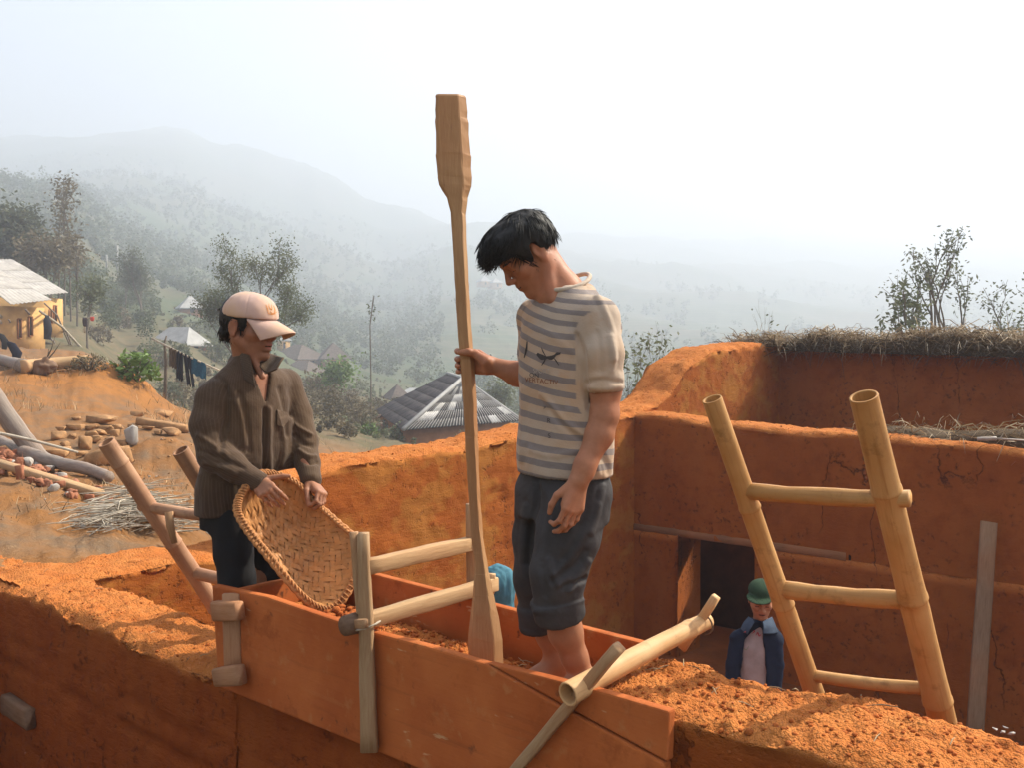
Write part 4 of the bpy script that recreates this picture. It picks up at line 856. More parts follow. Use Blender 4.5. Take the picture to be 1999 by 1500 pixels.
# ------------------------------------------------------------------ ladders
def ladder(label, rails, rungs, mat, base):
    t = thing('bamboo_ladder', base, label, 'ladder')
    for (p, q, r0, r1, nd) in rails: b = MB(); bamboo(b, p, q, r0, r1, nd, True, 16); b.build('rail', mat, t)
    for (p, q, w, h, w2) in rungs: b = MB(); b.beam(p, q, w, h, nseg=7, jit=.06, ch=.28, w2=w2, bend=(0, 0, -.006)); b.build('rung', mat, t)
    return t
def rail_through(x0, y0, Y0, x1, y1, Y1, zb=-1.75):
    a = P(x0, y0, Y0); b = P(x1, y1, Y1); return a, a+(b-a)*((zb-a.z)/(b.z-a.z))
a1, b1 = rail_through(1390, 779, 2.70, 1578, 1322, 2.93); a2, b2 = rail_through(1686, 774, 2.42, 1834, 1385, 2.72)
def on_rail(a, b, y):
    for t in np.linspace(0, 1, 2000):
        p = a.lerp(b, t); q = px_of(np.array([tuple(p)]))[0]
        if q[1] >= y: return p
    return b
d12 = (a2-a1).normalized()
R = lambda y1, y2, e=.035: (on_rail(a1, b1, y1)-d12*.0, on_rail(a2, b2, y2)+d12*e)
lad = ladder('yellow bamboo ladder rising out of the room on the right of the man', [(a1, b1, .0285, .037, [.11, .215, .33, .46, .6, .75, .9]), (a2, b2, .0365, .046, [.085, .19, .30, .42, .55, .7, .86])],
  [R(958, 972, .055)+(.048, .046, .044), R(1150, 1172, .02)+(.040, .050, .048), R(1318, 1346, .0)+(.04, .034, .03), R(1560, 1600)+(.05, .045, .045), R(1800, 1850)+(.05, .045, .045)], M_BAMBOO, tuple((b1+b2)/2))
pb = onV(412, 1172, WT+.07); ub = toUV(pb)[0]; pa = onU(207, 864, ub); pb2 = pb+(pb-pa)*((-1.75-pb.z)/(pb.z-pa.z)); pc = onU(352, 880, ub+.46); off = pc-pa
ladder('brown bamboo ladder with a forked rung behind the boy in the cap', [(pa, pb2, .040, .045, [.04, .20, .34, .5, .66, .82]), (pc, pc+(pb2-pa), .038, .045, [.07, .16, .33, .5, .66, .82])],
  [(on_rail(pa, pb2, 990)-off*.12, on_rail(pa, pb2, 990)+off*1.05, .05, .05, .055), (on_rail(pa, pb2, 1118), on_rail(pa, pb2, 1118)+off*1.05, .058, .058, .058), (on_rail(pa, pb2, 1400), on_rail(pa, pb2, 1400)+off*1.05, .05, .05, .05)], M_BAMBOO2, tuple((pb2+pc+(pb2-pa))/2))
b = MB(); w0 = on_rail(pa, pb2, 990)+off*.33; b.tube([w0+Vector((0, -.05, .0)), w0+Vector((.01, -.06, -.07)), w0+Vector((.03, -.06, -.15))], [.022, .02, .016], 8, True, .5, .5); tag(b.build('wooden_wedge', M_GREYWOOD), 'grey curved wooden wedge hanging from the forked ladder rung', 'wedge')
# plank leaning against the dividing wall, blade on its top
b = MB(); p0 = onV(1931, 1020, 6.15); p1 = onV(1904, 1420, 5.75); b.beam(p0, p0+(p1-p0)*((-1.78-p0.z)/(p1.z-p0.z)), .13, .03, nseg=6, jit=.03); tag(b.build('leaning_plank', m_wood('plank_grey', (.17, .10, .055), (.24, .155, .095), d=.3), smooth=False), 'grey narrow plank leaning against the shaded dividing wall at right', 'plank')
b = MB(); b.beam(onV(1908, 858, 6.32), onV(1945, 857, 6.34), .05, .03, nseg=3, jit=.1); b.beam(onV(1943, 857, 6.34), onV(2010, 861, 6.40), .028, .012); tag(b.build('machete', m_plain('tool_metal', (.40, .33, .27), .5, .5)), 'old blade with wooden handle lying on the dividing wall', 'tool')
# ------------------------------------------------------------------ winnowing basket
bask = thing('basket', tuple(P(640, 1195, 3.76)), 'woven bamboo scoop basket tipped by the boy to pour earth', 'basket')
RIM = [(505, 924, 4.0), (535, 925, 4.05), (578, 942, 4.10), (620, 984, 4.10), (655, 1016, 4.06), (692, 1052, 3.98), (697, 1105, 3.90), (675, 1160, 3.83), (640, 1190, 3.77), (600, 1170, 3.75), (560, 1127, 3.76), (521, 1078, 3.79), (490, 1040, 3.82), (468, 1005, 3.86), (467, 978, 3.90), (484, 948, 3.95)]
RC = catmull([P(*r) for r in RIM]+[P(*RIM[0])], 12)[:-1]; RC = np.array(RC); NR = len(RC); CB = RC.mean(0)
_, _, vt = np.linalg.svd(RC-CB); BN = vt[2]*(1 if vt[2] @ (A3(CAM)-CB) > 0 else -1)
def bowl(a, b):
    r = np.hypot(a, b); th = (np.arctan2(b, a)/(2*math.pi)) % 1*NR; i = th.astype(int) % NR; f = (th-np.floor(th))[..., None]; Rr = RC[i]*(1-f)+RC[(i+1) % NR]*f
    return CB+(Rr-CB)*r[..., None]-BN*(.17*(1-np.clip(r, 0, 1)**2.4))[..., None]
def weave():
    b = MB(); K = 14; ca, sa = math.cos(.62), math.sin(.62)
    for fam in (0, 1):
        for i in range(-K, K+1):
            c = i/K*.995; m = math.sqrt(max(1-c*c, 0)); ts = np.arange(-K*6, K*6+1)/(K*6.0); ts = ts[np.abs(ts) <= m*.995]
            if len(ts) < 4: continue
            j = ts*K; ph = (j+(i if fam == 0 else i+ (2 if False else 0))) ; h = np.where(fam == 0, 1, -1)*np.sin(2*math.pi*(j-(i if fam == 0 else -i*0-i))/4.0)*.0050
            w = .40/K; rows = []
            for sgn in (-1, 1):
                cc = np.full_like(ts, c+sgn*w*1.05); x, y = (cc, ts) if fam == 0 else (ts, cc); x2 = x*ca-y*sa; y2 = x*sa+y*ca; rr = np.hypot(x2, y2); s = np.where(rr > .995, .995/np.maximum(rr, 1e-6), 1); rows.append(bowl(x2*s, y2*s)+BN*h[:, None])
            n = len(ts); b.add(np.concatenate(rows), [(q, q+1, n+q+1, n+q) for q in range(n-1)], RNG.random())
    return b.build('weave', M_WEAVE, bask, smooth=False)
M_WEAVE = m_plain('bamboo_strip', (.44, .195, .060), .6, .35, .3, 9, .3)
weave(); b = MB(); ns, nt = 14, 72; rr, tt = np.meshgrid(np.linspace(.03, .995, ns), np.linspace(0, 2*math.pi, nt, endpoint=False), indexing='ij')
b.add((bowl(rr*np.cos(tt), rr*np.sin(tt))-BN*.014).reshape(-1, 3), [tuple(f) for f in grid_faces(ns, nt, True)], .9); b.build('lining', m_plain('bamboo_back', (.24, .115, .04), .8, .2, .3, 9), bask)
b = MB(); out = [Vector(RC[i]+(RC[i]-CB)/np.linalg.norm(RC[i]-CB)*.008-BN*.012) for i in range(NR)]; b.tube(out, [.010+.0015*math.sin(i*1.7) for i in range(NR)], 8, False, .3, 1.4, True); inn = [Vector(RC[i]-BN*.004-(RC[i]-CB)/np.linalg.norm(RC[i]-CB)*.006) for i in range(NR)]; b.tube(inn, .009, 6, False, .6, 1, True)
for i in range(0, NR, 2):
    c = Vector(RC[i]); o_ = Vector((RC[i]-CB)/np.linalg.norm(RC[i]-CB)); t_ = Vector(RC[(i+2) % NR]-RC[i]).normalized(); bn = Vector(BN)
    b.tube([c+o_*(math.cos(q)*.0155)+bn*(math.sin(q)*.0155-.008)+t_*(.014*q/3.1) for q in np.linspace(-2.2, 2.4, 8)], .0034, 5, True, random.random())
b.build('rim', m_plain('rim_cane', (.42, .175, .055), .7, .3, .3, 30, .5), bask)
# ------------------------------------------------------------------ the boy emptying the basket
boy = thing('person', tuple(P(480, 1290, 4.2)), 'boy in pink cap and dark open shirt tipping a woven basket', 'person')
bF = Vector((.75, -.66, 0)); bS = Vector((.66, .75, 0))
HB = Head(P(485, 640, 4.16), (.92, -.36, -.16), (.36, .92, .03), 1.19); bneck = P(487, 712, 4.20)
def boy_body():
    parts = []; d = SDF(P(425, 770, 4.2)-Vector((0, .30, .02)), P(585, 570, 4.1)+Vector((0, .30, .05)), .0042); build_head(d, HB, bneck, .050, .006)
    d.cone(bneck, P(493, 760, 4.22), .062, .10, .03); d.cone(HB(.02, -.03, -.06), P(512, 735, 4.10), .016, .014, .02); parts.append(d.mesh())
    d = SDF(P(360, 1010, 4.2)-Vector((0, .45, 0)), P(640, 700, 4.2)+Vector((0, .45, 0)), .009)
    d.loft([(P(450, 1000, 4.2), .15, .11), (P(480, 860, 4.2), .155, .115), (P(487, 780, 4.2), .165, .12), (P(490, 730, 4.2), .12, .09)], bS, bF, .03); parts.append(d.mesh())
    # hands
    wr = P(497, 938, 3.99); d = SDF(P(440, 1010, 4.0)-Vector((0, .16, 0)), P(585, 890, 3.9)+Vector((0, .16, 0)), .0037); d.cone(P(450, 915, 4.02), wr, .034, .029, .02)
    dv = (P(523, 963, 3.93)-wr); hand(d, wr+Vector((.004, -.004, 0)), dv, (.10, .85, -.45), (.75, 0, .65), [(.75, .45, .3), (.95, .4, .3), (.95, .4, .3), (.95, .35, .3)], 1.06, [(.62, .78, .10), (.62, .76, .18), (.70, .66, .2)], .05); parts.append(d.mesh())
    wr = P(606, 940, 4.17); d = SDF(P(560, 1030, 4.15)-Vector((0, .17, 0)), P(690, 890, 4.1)+Vector((0, .17, 0)), .0037); d.cone(P(598, 905, 4.22), wr, .034, .029, .02)
    dv = (P(632, 972, 4.10)-wr); hand(d, wr, dv, (-.75, .1, -.62), (-.55, -.75, .2), [(.75, 1.1, .9), (.8, 1.1, .9), (.8, 1.1, .9), (.8, 1.0, .9)], 1.08, [(.75, .45, .35), (.85, -.05, .5), (.75, -.25, .6)], .03); parts.append(d.mesh())
    d = SDF(P(400, 1330, 4.2)-Vector((0, .4, .05)), P(580, 1000, 4.2)+Vector((0, .3, 0)), .009); z0 = .01
    for (hx, kx, ax_, Y) in ((447, 462, 468, 4.12), (490, 520, 524, 4.36)):
        an = P(ax_, 1265, Y); an.z = z0+.06; d.chain([P(hx, 1000, Y), P(kx, 1130, Y-.02), an], [.07, .05, .035], .03); foot(d, an, bF, .23)
    parts.append(d.mesh()); return merge(parts)
V, F = boy_body(); mk = face_attr(V, HB)*(V[:, 2] > 1.2); f, l, t = HB.loc(V); mk = np.where((mk > .3) & (mk < .7), mk, mk)
dust = .75*(V[:, 2] < 1.15)*(.6+.5*fbm(V, 14, 3, 5)); obj('body', V, F, M_SKIN2, boy, attr={'mk': mk, 'dust': np.clip(dust, 0, 1)})
# hair under the cap
d = SDF(P(425, 720, 4.2)-Vector((0, .25, 0)), P(570, 570, 4.1)+Vector((0, .25, 0)), .005); ax = HB.ax(); d.ell(HB(-.014, 0, .040), HB.r(.105, .081, .090), ax, .01); d.ell(HB(-.075, 0, -.025), HB.r(.035, .060, .035), ax, .02)
def hcutb(p):
    f, l, t = HB.loc(p.reshape(-1, 3)); tm = np.interp(f, [-.12, -.07, -.035, -.02, -.016, .006, .012, .036, .045, .09], [-.062, -.065, -.055, -.01, .03, .03, -.010, -.006, .05, .06]); return ((t-tm)*HB.k*.75).reshape(p.shape[:-1])
d.op(hcutb, P(425, 730, 4.2)-Vector((0, .3, 0)), P(570, 570, 4.1)+Vector((0, .3, 0)), .006, 'sub'); V, F = d.mesh(); V = smooth(V, F, 2); N = vnormals(V, F); low = HB.loc(V)[2] < .035
strands('hair', V, F, N, HB, 420, M_HAIR, boy, (.018, .040), .0012, (-.02, 0, .13), .25, .35, None, low)
# cap
d = SDF(P(425, 680, 4.2)-Vector((0, .28, 0)), P(590, 560, 4.1)+Vector((0, .28, 0)), .0045); d.ell(HB(-.006, 0, .042), HB.r(.108, .086, .092), ax, .01); d.ell(HB(.045, 0, .050), HB.r(.060, .070, .070), ax, .03)
nrm = HB(.05, 0, -1)-HB(0, 0, 0); d.plane(HB(-.006, 0, .040), nrm, .004); V, F = d.mesh(); V = smooth(V, F, 2); N = vnormals(V, F); f, l, t = HB.loc(V); seam = np.zeros(len(V))
for aa in (0, 60, 120): seam += np.exp(-(((f+.006)*math.sin(math.radians(aa))-l*math.cos(math.radians(aa)))/.0022)**2)
V = V-N*(np.minimum(seam, 1)*.0016)[:, None]+N*(fbm(V, 12, 3, 8)*.003)[:, None]
def m_cap():
    g = G('faded_pink_cotton'); n = g.noise(7, 4); n2 = g.noise(200, 2); c = g.mix(g.ramp(n, [(.40, 0), (.66, 1)]), (.50, .325, .26), (.54, .335, .20)); return g.fin(c, .85, g.bump(n2, .25, .0012), .15, sheen=.2)
M_CAP = m_cap(); capo = obj('cap', V, F, M_CAP, boy)
na, nr = 25, 9; A_, R_ = np.meshgrid(np.linspace(-1, 1, na), np.linspace(0, 1, nr)); bf = .098*np.sqrt(np.clip(1-(.80*A_)**2, 0, 1))-.012+R_*(.112*(1-.45*A_**2)); bl = A_*.078*(1-.10*R_*np.abs(A_)); bt = .047-.020*R_-.006*A_**2-.034*A_**2*R_-.012*R_*R_
top = np.array([A3(HB(*q)) for q in zip(bf.ravel(), bl.ravel(), bt.ravel())]); bot = np.array([A3(HB(*q)) for q in zip(bf.ravel(), bl.ravel(), bt.ravel()-.0045)]); gf = grid_faces(nr, na)
edge = [(0*na+j) for j in range(na)]; ring = [j for j in range(na)]+[i*na+na-1 for i in range(1, nr)]+[(nr-1)*na+j for j in range(na-2, -1, -1)]+[i*na for i in range(nr-2, 0, -1)]; m = na*nr
Fq = np.concatenate([gf, gf[:, ::-1]+m, np.array([(ring[(i+1) % len(ring)], ring[i], ring[i]+m, ring[(i+1) % len(ring)]+m) for i in range(len(ring))])]); obj('brim', np.concatenate([top, bot]), Fq, M_CAP, boy)
b = MB(); bvC = bvh_of(capo)
for pts in ([(519, 594), (522, 602), (524, 611)], [(525, 592), (526, 600), (531, 604), (530, 594)], [(534, 596), (537, 606), (534, 611)], [(527, 607), (533, 612), (541, 608)], [(523, 611), (531, 613), (538, 612)]): stroke(b, bvC, pts, 1.1)
b.build('embroidery', m_plain('orange_thread', (.50, .20, .06), .8, .2), boy, False)
b = MB(); b.tube([HB(-.115, 0, .052), HB(-.135, .0, .050), HB(-.150, .004, .046)], [.009, .007, .003], 6, True, .8); b.build('strap', M_HAIR, boy)
# shirt
def boy_shirt():
    d = SDF(P(345, 1030, 4.2)-Vector((.02, .5, 0)), P(660, 670, 4.2)+Vector((.02, .45, 0)), .0062)
    d.loft([(P(444, 1003, 4.17), .142, .120), (P(452, 950, 4.17), .155, .130), (P(474, 900, 4.19), .185, .135), (P(480, 840, 4.2), .190, .140), (P(485, 780, 4.2), .185, .135), (P(487, 740, 4.2), .150, .115), (P(488, 715, 4.2), .098, .085), (P(488, 694, 4.2), .072, .070)], bS, bF, .03)
    d.loft([(P(545, 918, 4.25), .075, .05), (P(540, 880, 4.25), .09, .07), (P(530, 820, 4.25), .09, .08)], bS, bF, .03)
    rS = P(418, 782, 4.12); lS = P(556, 752, 4.36); d.cone(P(470, 745, 4.17), rS, .080, .078, .05); d.cone(P(505, 745, 4.22), lS, .08, .072, .04)
    d.chain([rS, P(408, 830, 4.07), P(420, 888, 4.03), P(455, 912, 4.0), P(498, 938, 3.985)], [.082, .080, .072, .058, .045], .02)
    d.chain([lS, P(578, 810, 4.36), P(592, 862, 4.32), P(600, 905, 4.25), P(607, 938, 4.17)], [.078, .072, .064, .054, .043], .02)
    d.cyl(P(482, 930, 3.988), P(512, 946, 3.975), .0455, .043, .006, .006); d.cyl(P(602, 917, 4.22), P(608, 945, 4.155), .045, .043, .006, .006)
    d.plane(P(444, 1003, 4.17), (.10, 0, -1), .004)
    def vneck(p):
        q = p-A3(P(500, 800, 4.1)); s = q@A3(bS); z = p[..., 2]; z0 = P(522, 790, 4.1).z; w = np.clip((z-z0)*.33, -.02, .075); dd = np.abs(s-.035)-w
        return np.maximum(np.maximum(dd*.9, z0-z), -(q@A3(bF))-.02)
    d.op(vneck, P(440, 830, 4.2)-Vector((0, .4, 0)), P(600, 660, 4.2)+Vector((0, .3, 0)), .004, 'sub'); return d.mesh()
V, F = boy_shirt(); V = smooth(V, F, 2); N = vnormals(V, F)
bfold = [([(440, 760), (442, 810), (436, 850), (430, 880)], -1.6, 1.0), ([(392, 880), (415, 890), (440, 900)], -1.2, .8), ([(388, 850), (412, 868), (440, 888)], 1.1, .9), ([(400, 905), (430, 912), (460, 925)], 1.0, .8), ([(425, 905), (450, 905), (475, 915)], -.9, .7), ([(450, 760), (470, 810), (480, 870)], .8, 1.3), ([(468, 770), (480, 820), (486, 880)], -.7, 1.1),
  ([(575, 830), (592, 842), (606, 850)], 1.2, .7), ([(575, 850), (592, 866), (610, 872)], -1.2, .7), ([(585, 880), (600, 892), (614, 893)], 1.2, .7), ([(590, 900), (605, 908), (618, 905)], -1, .6), ([(545, 760), (556, 800), (560, 850)], -1.2, 1.0), ([(524, 800), (524, 860), (525, 920)], 1.3, .9), ([(517, 800), (516, 860), (517, 920)], -1.6, .7), ([(390, 930), (398, 970), (400, 1000)], .9, 1.2), ([(420, 930), (425, 970), (428, 1000)], -.8, 1.1), ([(452, 940), (455, 975), (456, 1000)], .8, 1.1), ([(548, 830), (555, 870), (550, 910)], 1, 1.0), ([(415, 735), (435, 745), (450, 775)], -.9, .9)]
V = folds(V, N, bfold, .010, .014); N = vnormals(V, F); V = V+N*(fbm(V, 12, 3, 26)*.005)[:, None]
C0 = A3(P(483, 850, 4.2)); q = V-C0; ang = np.arctan2(q@A3(bS), q@A3(bF)); st = ang*.17
for pts in ([(412, 768, 4.12), (408, 830, 4.07), (420, 888, 4.03), (455, 912, 4.0), (512, 946, 3.975)], [(556, 752, 4.36), (578, 810, 4.36), (592, 862, 4.32), (600, 905, 4.25), (608, 945, 4.155)]):
    pp = [A3(P(*x)) for x in pts]; best = np.full(len(V), 9.0); sa = np.zeros(len(V))
    for a, b_ in zip(pp[:-1], pp[1:]):
        ab = b_-a; tq = np.clip((V-a)@ab/(ab@ab), 0, 1); r = V-a-tq[:, None]*ab; dd = np.linalg.norm(r, axis=1); w = ab/np.linalg.norm(ab); e1 = np.cross(w, [0, 1, .3]); e1 /= np.linalg.norm(e1); e2 = np.cross(w, e1); an = np.arctan2(r@e2, r@e1)*.062; m = dd < best; best = np.where(m, dd, best); sa = np.where(m, an, sa)
    st = np.where(best < .094, sa, st)
def m_pin():
    g = G('brown_pinstripe'); s = g.attr('st'); n = g.noise(5, 4); n2 = g.noise(170, 2); n3 = g.noise(2.2, 3); fr = g.math('FRACT', g.math('MULTIPLY', s, 1/.0125)); ln = g.ramp(fr, [(.0, 0), (.12, 1), (.30, 1), (.42, 0)])
    base = g.mix(g.ramp(n3, [(.42, 0), (.6, 1)]), (.056, .031, .018), (.076, .043, .021)); base = g.mix(g.ramp(n, [(.55, 0), (.8, .7)]), base, (.088, .047, .028))
    return g.fin(g.mix(g.math('MULTIPLY', ln, .20), base, (.17, .115, .075)), .85, g.bump(g.math('ADD', g.math('MULTIPLY', n2, .25), g.math('ADD', g.noise(15, 3, rough=.5, dist=.8), g.math('MULTIPLY', g.noise(5, 3, g.mapv((1, 1, .5)), dist=1.2), 1.5))), .55, .008), .2, sheen=.1)
M_PIN = m_pin(); bshirt = obj('shirt', V, F, M_PIN, boy, attr={'st': st}); bvB = bvh_of(bshirt)
def sheet(name, rows, mat, parent, thick=.005, st=None):
    R_ = np.array([[A3(P(*p)) for p in r] for r in rows]); nr, nc, _ = R_.shape
    R2 = np.array([catmull(r, 5) for r in R_]); R3 = np.array([catmull(R2[:, j], 5) for j in range(R2.shape[1])]).transpose(1, 0, 2); nr, nc, _ = R3.shape; V = R3.reshape(-1, 3); F = grid_faces(nr, nc); N = vnormals(V, F); m = len(V)
    ring = [j for j in range(nc)]+[i*nc+nc-1 for i in range(1, nr)]+[(nr-1)*nc+j for j in range(nc-2, -1, -1)]+[i*nc for i in range(nr-2, 0, -1)]
    Fq = np.concatenate([F, F[:, ::-1]+m, np.array([(ring[(i+1) % len(ring)], ring[i], ring[i]+m, ring[(i+1) % len(ring)]+m) for i in range(len(ring))])])
    s = np.tile(np.linspace(0, .16, nr).repeat(nc), 2); return obj(name, np.concatenate([V, V-N*thick]), Fq, mat, parent, attr={'st': s})
sheet('collar', [[(447, 704, 4.30), (456, 690, 4.22), (472, 689, 4.13), (487, 693, 4.08)], [(442, 725, 4.30), (450, 712, 4.21), (470, 712, 4.11), (494, 722, 4.05)], [(440, 735, 4.30), (452, 730, 4.19), (475, 738, 4.08), (499, 758, 4.03)]], M_PIN, boy)
sheet('collar', [[(506, 716, 4.10), (512, 700, 4.17), (522, 690, 4.24)], [(520, 728, 4.07), (530, 712, 4.11), (541, 695, 4.16)], [(541, 722, 4.00), (548, 709, 4.02), (555, 699, 4.05)]], M_PIN, boy)
def patch(name, pts, off, mat):
    b = MB(); lay(b, bvB, pts, [tuple(range(len(pts)))[::-1]], off); b2 = MB(); n = len(pts); b2.add(b.V, b.F, .2); k = b2.n; b3 = MB(); lay(b3, bvB, pts, [], 0.0); b2.add(b3.V, [], .2)
    for i in range(n): b2.F.append((i, (i+1) % n, n+(i+1) % n, n+i))
    V = np.array(b2.V); return obj(name, V, b2.F, mat, boy, False, {'st': np.array([.01*x for x in range(len(V))])})
patch('pocket', [(541, 800), (561, 806), (562, 824), (552, 835), (541, 830)], .008, M_PIN)
# trousers
d = SDF(P(395, 1330, 4.2)-Vector((0, .4, 0)), P(580, 960, 4.2)+Vector((0, .35, 0)), .008); d.loft([(P(450, 1030, 4.2), .14, .10), (P(450, 980, 4.2), .14, .10)], bS, bF, .03)
d.chain([P(448, 1000, 4.13), P(455, 1080, 4.10), P(462, 1130, 4.09), P(470, 1240, 4.10)], [.094, .080, .076, .085], .03); d.chain([P(485, 1000, 4.33), P(515, 1080, 4.36), P(526, 1130, 4.36), P(528, 1240, 4.36)], [.088, .072, .066, .075], .03); d.plane((0, 0, .05), (0, 0, -1)); V, F = d.mesh(); V = smooth(V, F, 2); N = vnormals(V, F)
V = V+N*(fbm(V*np.array([1, 1, .5]), 14, 3, 9)*.006)[:, None]; obj('trousers', V, F, m_plain('black_cloth', (.012, .011, .012), .8, .2, .2, 6), boy)
# ------------------------------------------------------------------ the yard on the left: stones, rubble, logs, brushwood
M_STONE = m_plain('stone_tan', (.34, .185, .085), .9, .15, .4, 5, .8, .03); M_STONEW = m_plain('stone_white', (.36, .32, .28), .85, .2, .25, 5, .5, .02); M_BRICK = m_plain('brick_rubble', (.33, .135, .075), .9, .15, .4, 8, .6, .02)
def place_rock(px, py, w, h, name, label, cat, mat, group=None, box=.35, depth=.8, seed=None):
    g = at_ground(px, py, 7, 60); s = g.y/FPX; b = MB(); rx = w*s/2; rz = max(h*s/2, rx*.3); b.hull((g.x, g.y, g.z+rz*.5), (rx, rx*depth, rz), seed or int(px*7+py), 16 if w > 12 else 9, random.uniform(-.5, .5)); return tag(b.build(name, mat, smooth=False), label, cat, group)
GP = 'stones lying in the heap'; LP = 'rough tan stone in the heap behind the bamboo ladder'
for (x, y, w, h) in ((148, 840, 46, 26), (203, 826, 64, 22), (111, 858, 36, 24), (206, 846, 36, 24), (165, 874, 40, 34), (275, 814, 38, 15), (338, 848, 40, 22), (291, 838, 28, 12), (316, 812, 48, 16), (308, 848, 20, 10), (238, 870, 30, 16), (128, 872, 26, 13), (180, 855, 26, 18), (226, 852, 24, 20), (260, 838, 24, 18), (370, 842, 26, 20), (140, 858, 24, 16), (190, 862, 26, 18), (215, 864, 22, 16), (178, 842, 28, 16), (150, 822, 22, 12), (232, 838, 24, 14), (120, 842, 20, 12), (195, 850, 30, 14), (160, 890, 26, 14), (248, 880, 24, 14), (262, 884, 20, 10), (222, 880, 22, 14), (134, 882, 18, 10)): place_rock(x, y, w, h, 'stone', LP, 'stone', M_STONE, GP)
place_rock(203, 905, 110, 52, 'boulder', 'large flat topped tan boulder in front of the stone heap', 'stone', M_STONE, None, .5)
place_rock(258, 868, 40, 54, 'white_slab', 'pale white broken slab propped against the stone heap', 'stone', M_STONEW, None, .5, .4)
place_rock(110, 890, 66, 16, 'stone', 'long flat tan stone under the thin pole left of the boulder', 'stone', M_STONE, None, .5)
g1, g2 = at_ground(272, 834, 7, 60), at_ground(368, 846, 7, 60); b = MB(); b.beam(g1+Vector((0, 0, .1)), g2+Vector((0, 0, .06)), .22, .12, nseg=4, jit=.1); tag(b.build('stone_beam', M_STONE, smooth=False), 'long tan stone beam at the right end of the stone heap', 'stone beam')
GB = 'broken bricks along the fallen log'; LB = 'small broken reddish brick lump in the rubble beside the fallen log'
for i in range(95):
    t = random.random(); x = -8+t*225+random.gauss(0, 8); y = 896+t*92+random.gauss(0, 11)
    if x > 235 or y > 1010 or y < 866: continue
    w = random.uniform(11, 30)*(1.1-.3*t); place_rock(x, y, w, w*.75, 'brick_lump', LB, 'rubble', M_STONEW if random.random() < .07 else M_BRICK, GB, .45)
for i in range(150):
    x = random.uniform(-5, 410); y = random.uniform(835, 1055); w = random.uniform(3, 9)
    if 100 < x < 280 and y < 900: continue
    place_rock(x, y, w, w*.6, 'pebble', 'small loose pebble on the bare yard soil', 'pebble', M_STONE if random.random() < .8 else M_STONEW, 'pebbles strewn over the yard')
def log(name, label, pts, r, mat, dz=0.0, n=12, cat='log'):
    P3 = [P(*p) if len(p) == 3 else at_ground(*p, 7, 60)+Vector((0, 0, dz)) for p in pts]; c = [Vector(q) for q in catmull(P3, 7)]; m = len(c); rr = [r[0]+(r[1]-r[0])*i/(m-1)+random.uniform(-.04, .04)*r[0] for i in range(m)]
    b = MB(); b.tube(c, rr, n, True, .2); return tag(b.build(name, mat), label, cat)
g = at_ground(78, 890, 7, 60); log('tree_log', 'thick grey trunk slanting down from the left edge to the rubble', [(-70, 690, g.y-.3), (0, 795, g.y-.15), (50, 862, g.y-.05), (84, 900, g.y+.05)], (.125, .10), M_LOG)
log('fallen_log', 'grey crooked log lying across the rubble strip', [(-30, 862), (55, 898), (120, 920), (165, 928), (212, 946)], (.085, .06), M_LOG, .07)
log('thin_pole', 'thin bare pole lying over the grey logs', [(-20, 843, g.y-.5), (60, 860, g.y-.5), (152, 884, g.y-.45)], (.02, .015), M_TWIG, 0, 8, 'pole')
p1, p2 = at_ground(-10, 916, 7, 60), at_ground(193, 978, 7, 60); b = MB(); b.beam(p1+Vector((0, 0, .07)), p2+Vector((0, 0, .05)), .10, .07, nseg=3, jit=.03); tag(b.build('squared_timber', M_PALEWOOD, smooth=False), 'pale squared timber lying below the brick rubble', 'timber')
b = MB(); q = at_ground(40, 938, 7, 60); b.beam(q, q+Vector((-.01, 0, .12)), .06, .05, nseg=2, jit=.15); tag(b.build('brick_chunk', M_BRICK, smooth=False), 'orange brick chunk standing upright on the squared timber', 'brick')
b = MB()
for i in range(420):
    x = random.gauss(272, 66); y = random.gauss(1018, 18)
    if y > 1046 or x > 425 or x < 120: continue
    q = at_ground(x, y, 6.5, 40); a = random.gauss(0, .75); L = random.uniform(.12, .62); d = Vector((math.cos(a)*L, math.sin(a)*L, random.uniform(-.03, .09))); z = random.uniform(.01, .18)*math.exp(-((x-265)/80)**2)
    m = q+Vector((0, 0, z)); r = random.uniform(.0025, .0065); b.tube([m-d*.5, m+Vector((0, 0, random.uniform(-.01, .04))), m+d*.5], [r*.6, r, r*.5], 4, False)
tag(b.build('brushwood', M_TWIG), kind='stuff')
for (x, y, s_) in ((163, 1070, 10), (212, 1068, 14), (232, 1078, 9), (196, 1066, 9)): place_rock(x, y, s_*1.6, s_, 'pale_stone', 'pale stone below the brushwood beside the earth wall', 'stone', M_STONEW, 'pale stones below the brushwood')
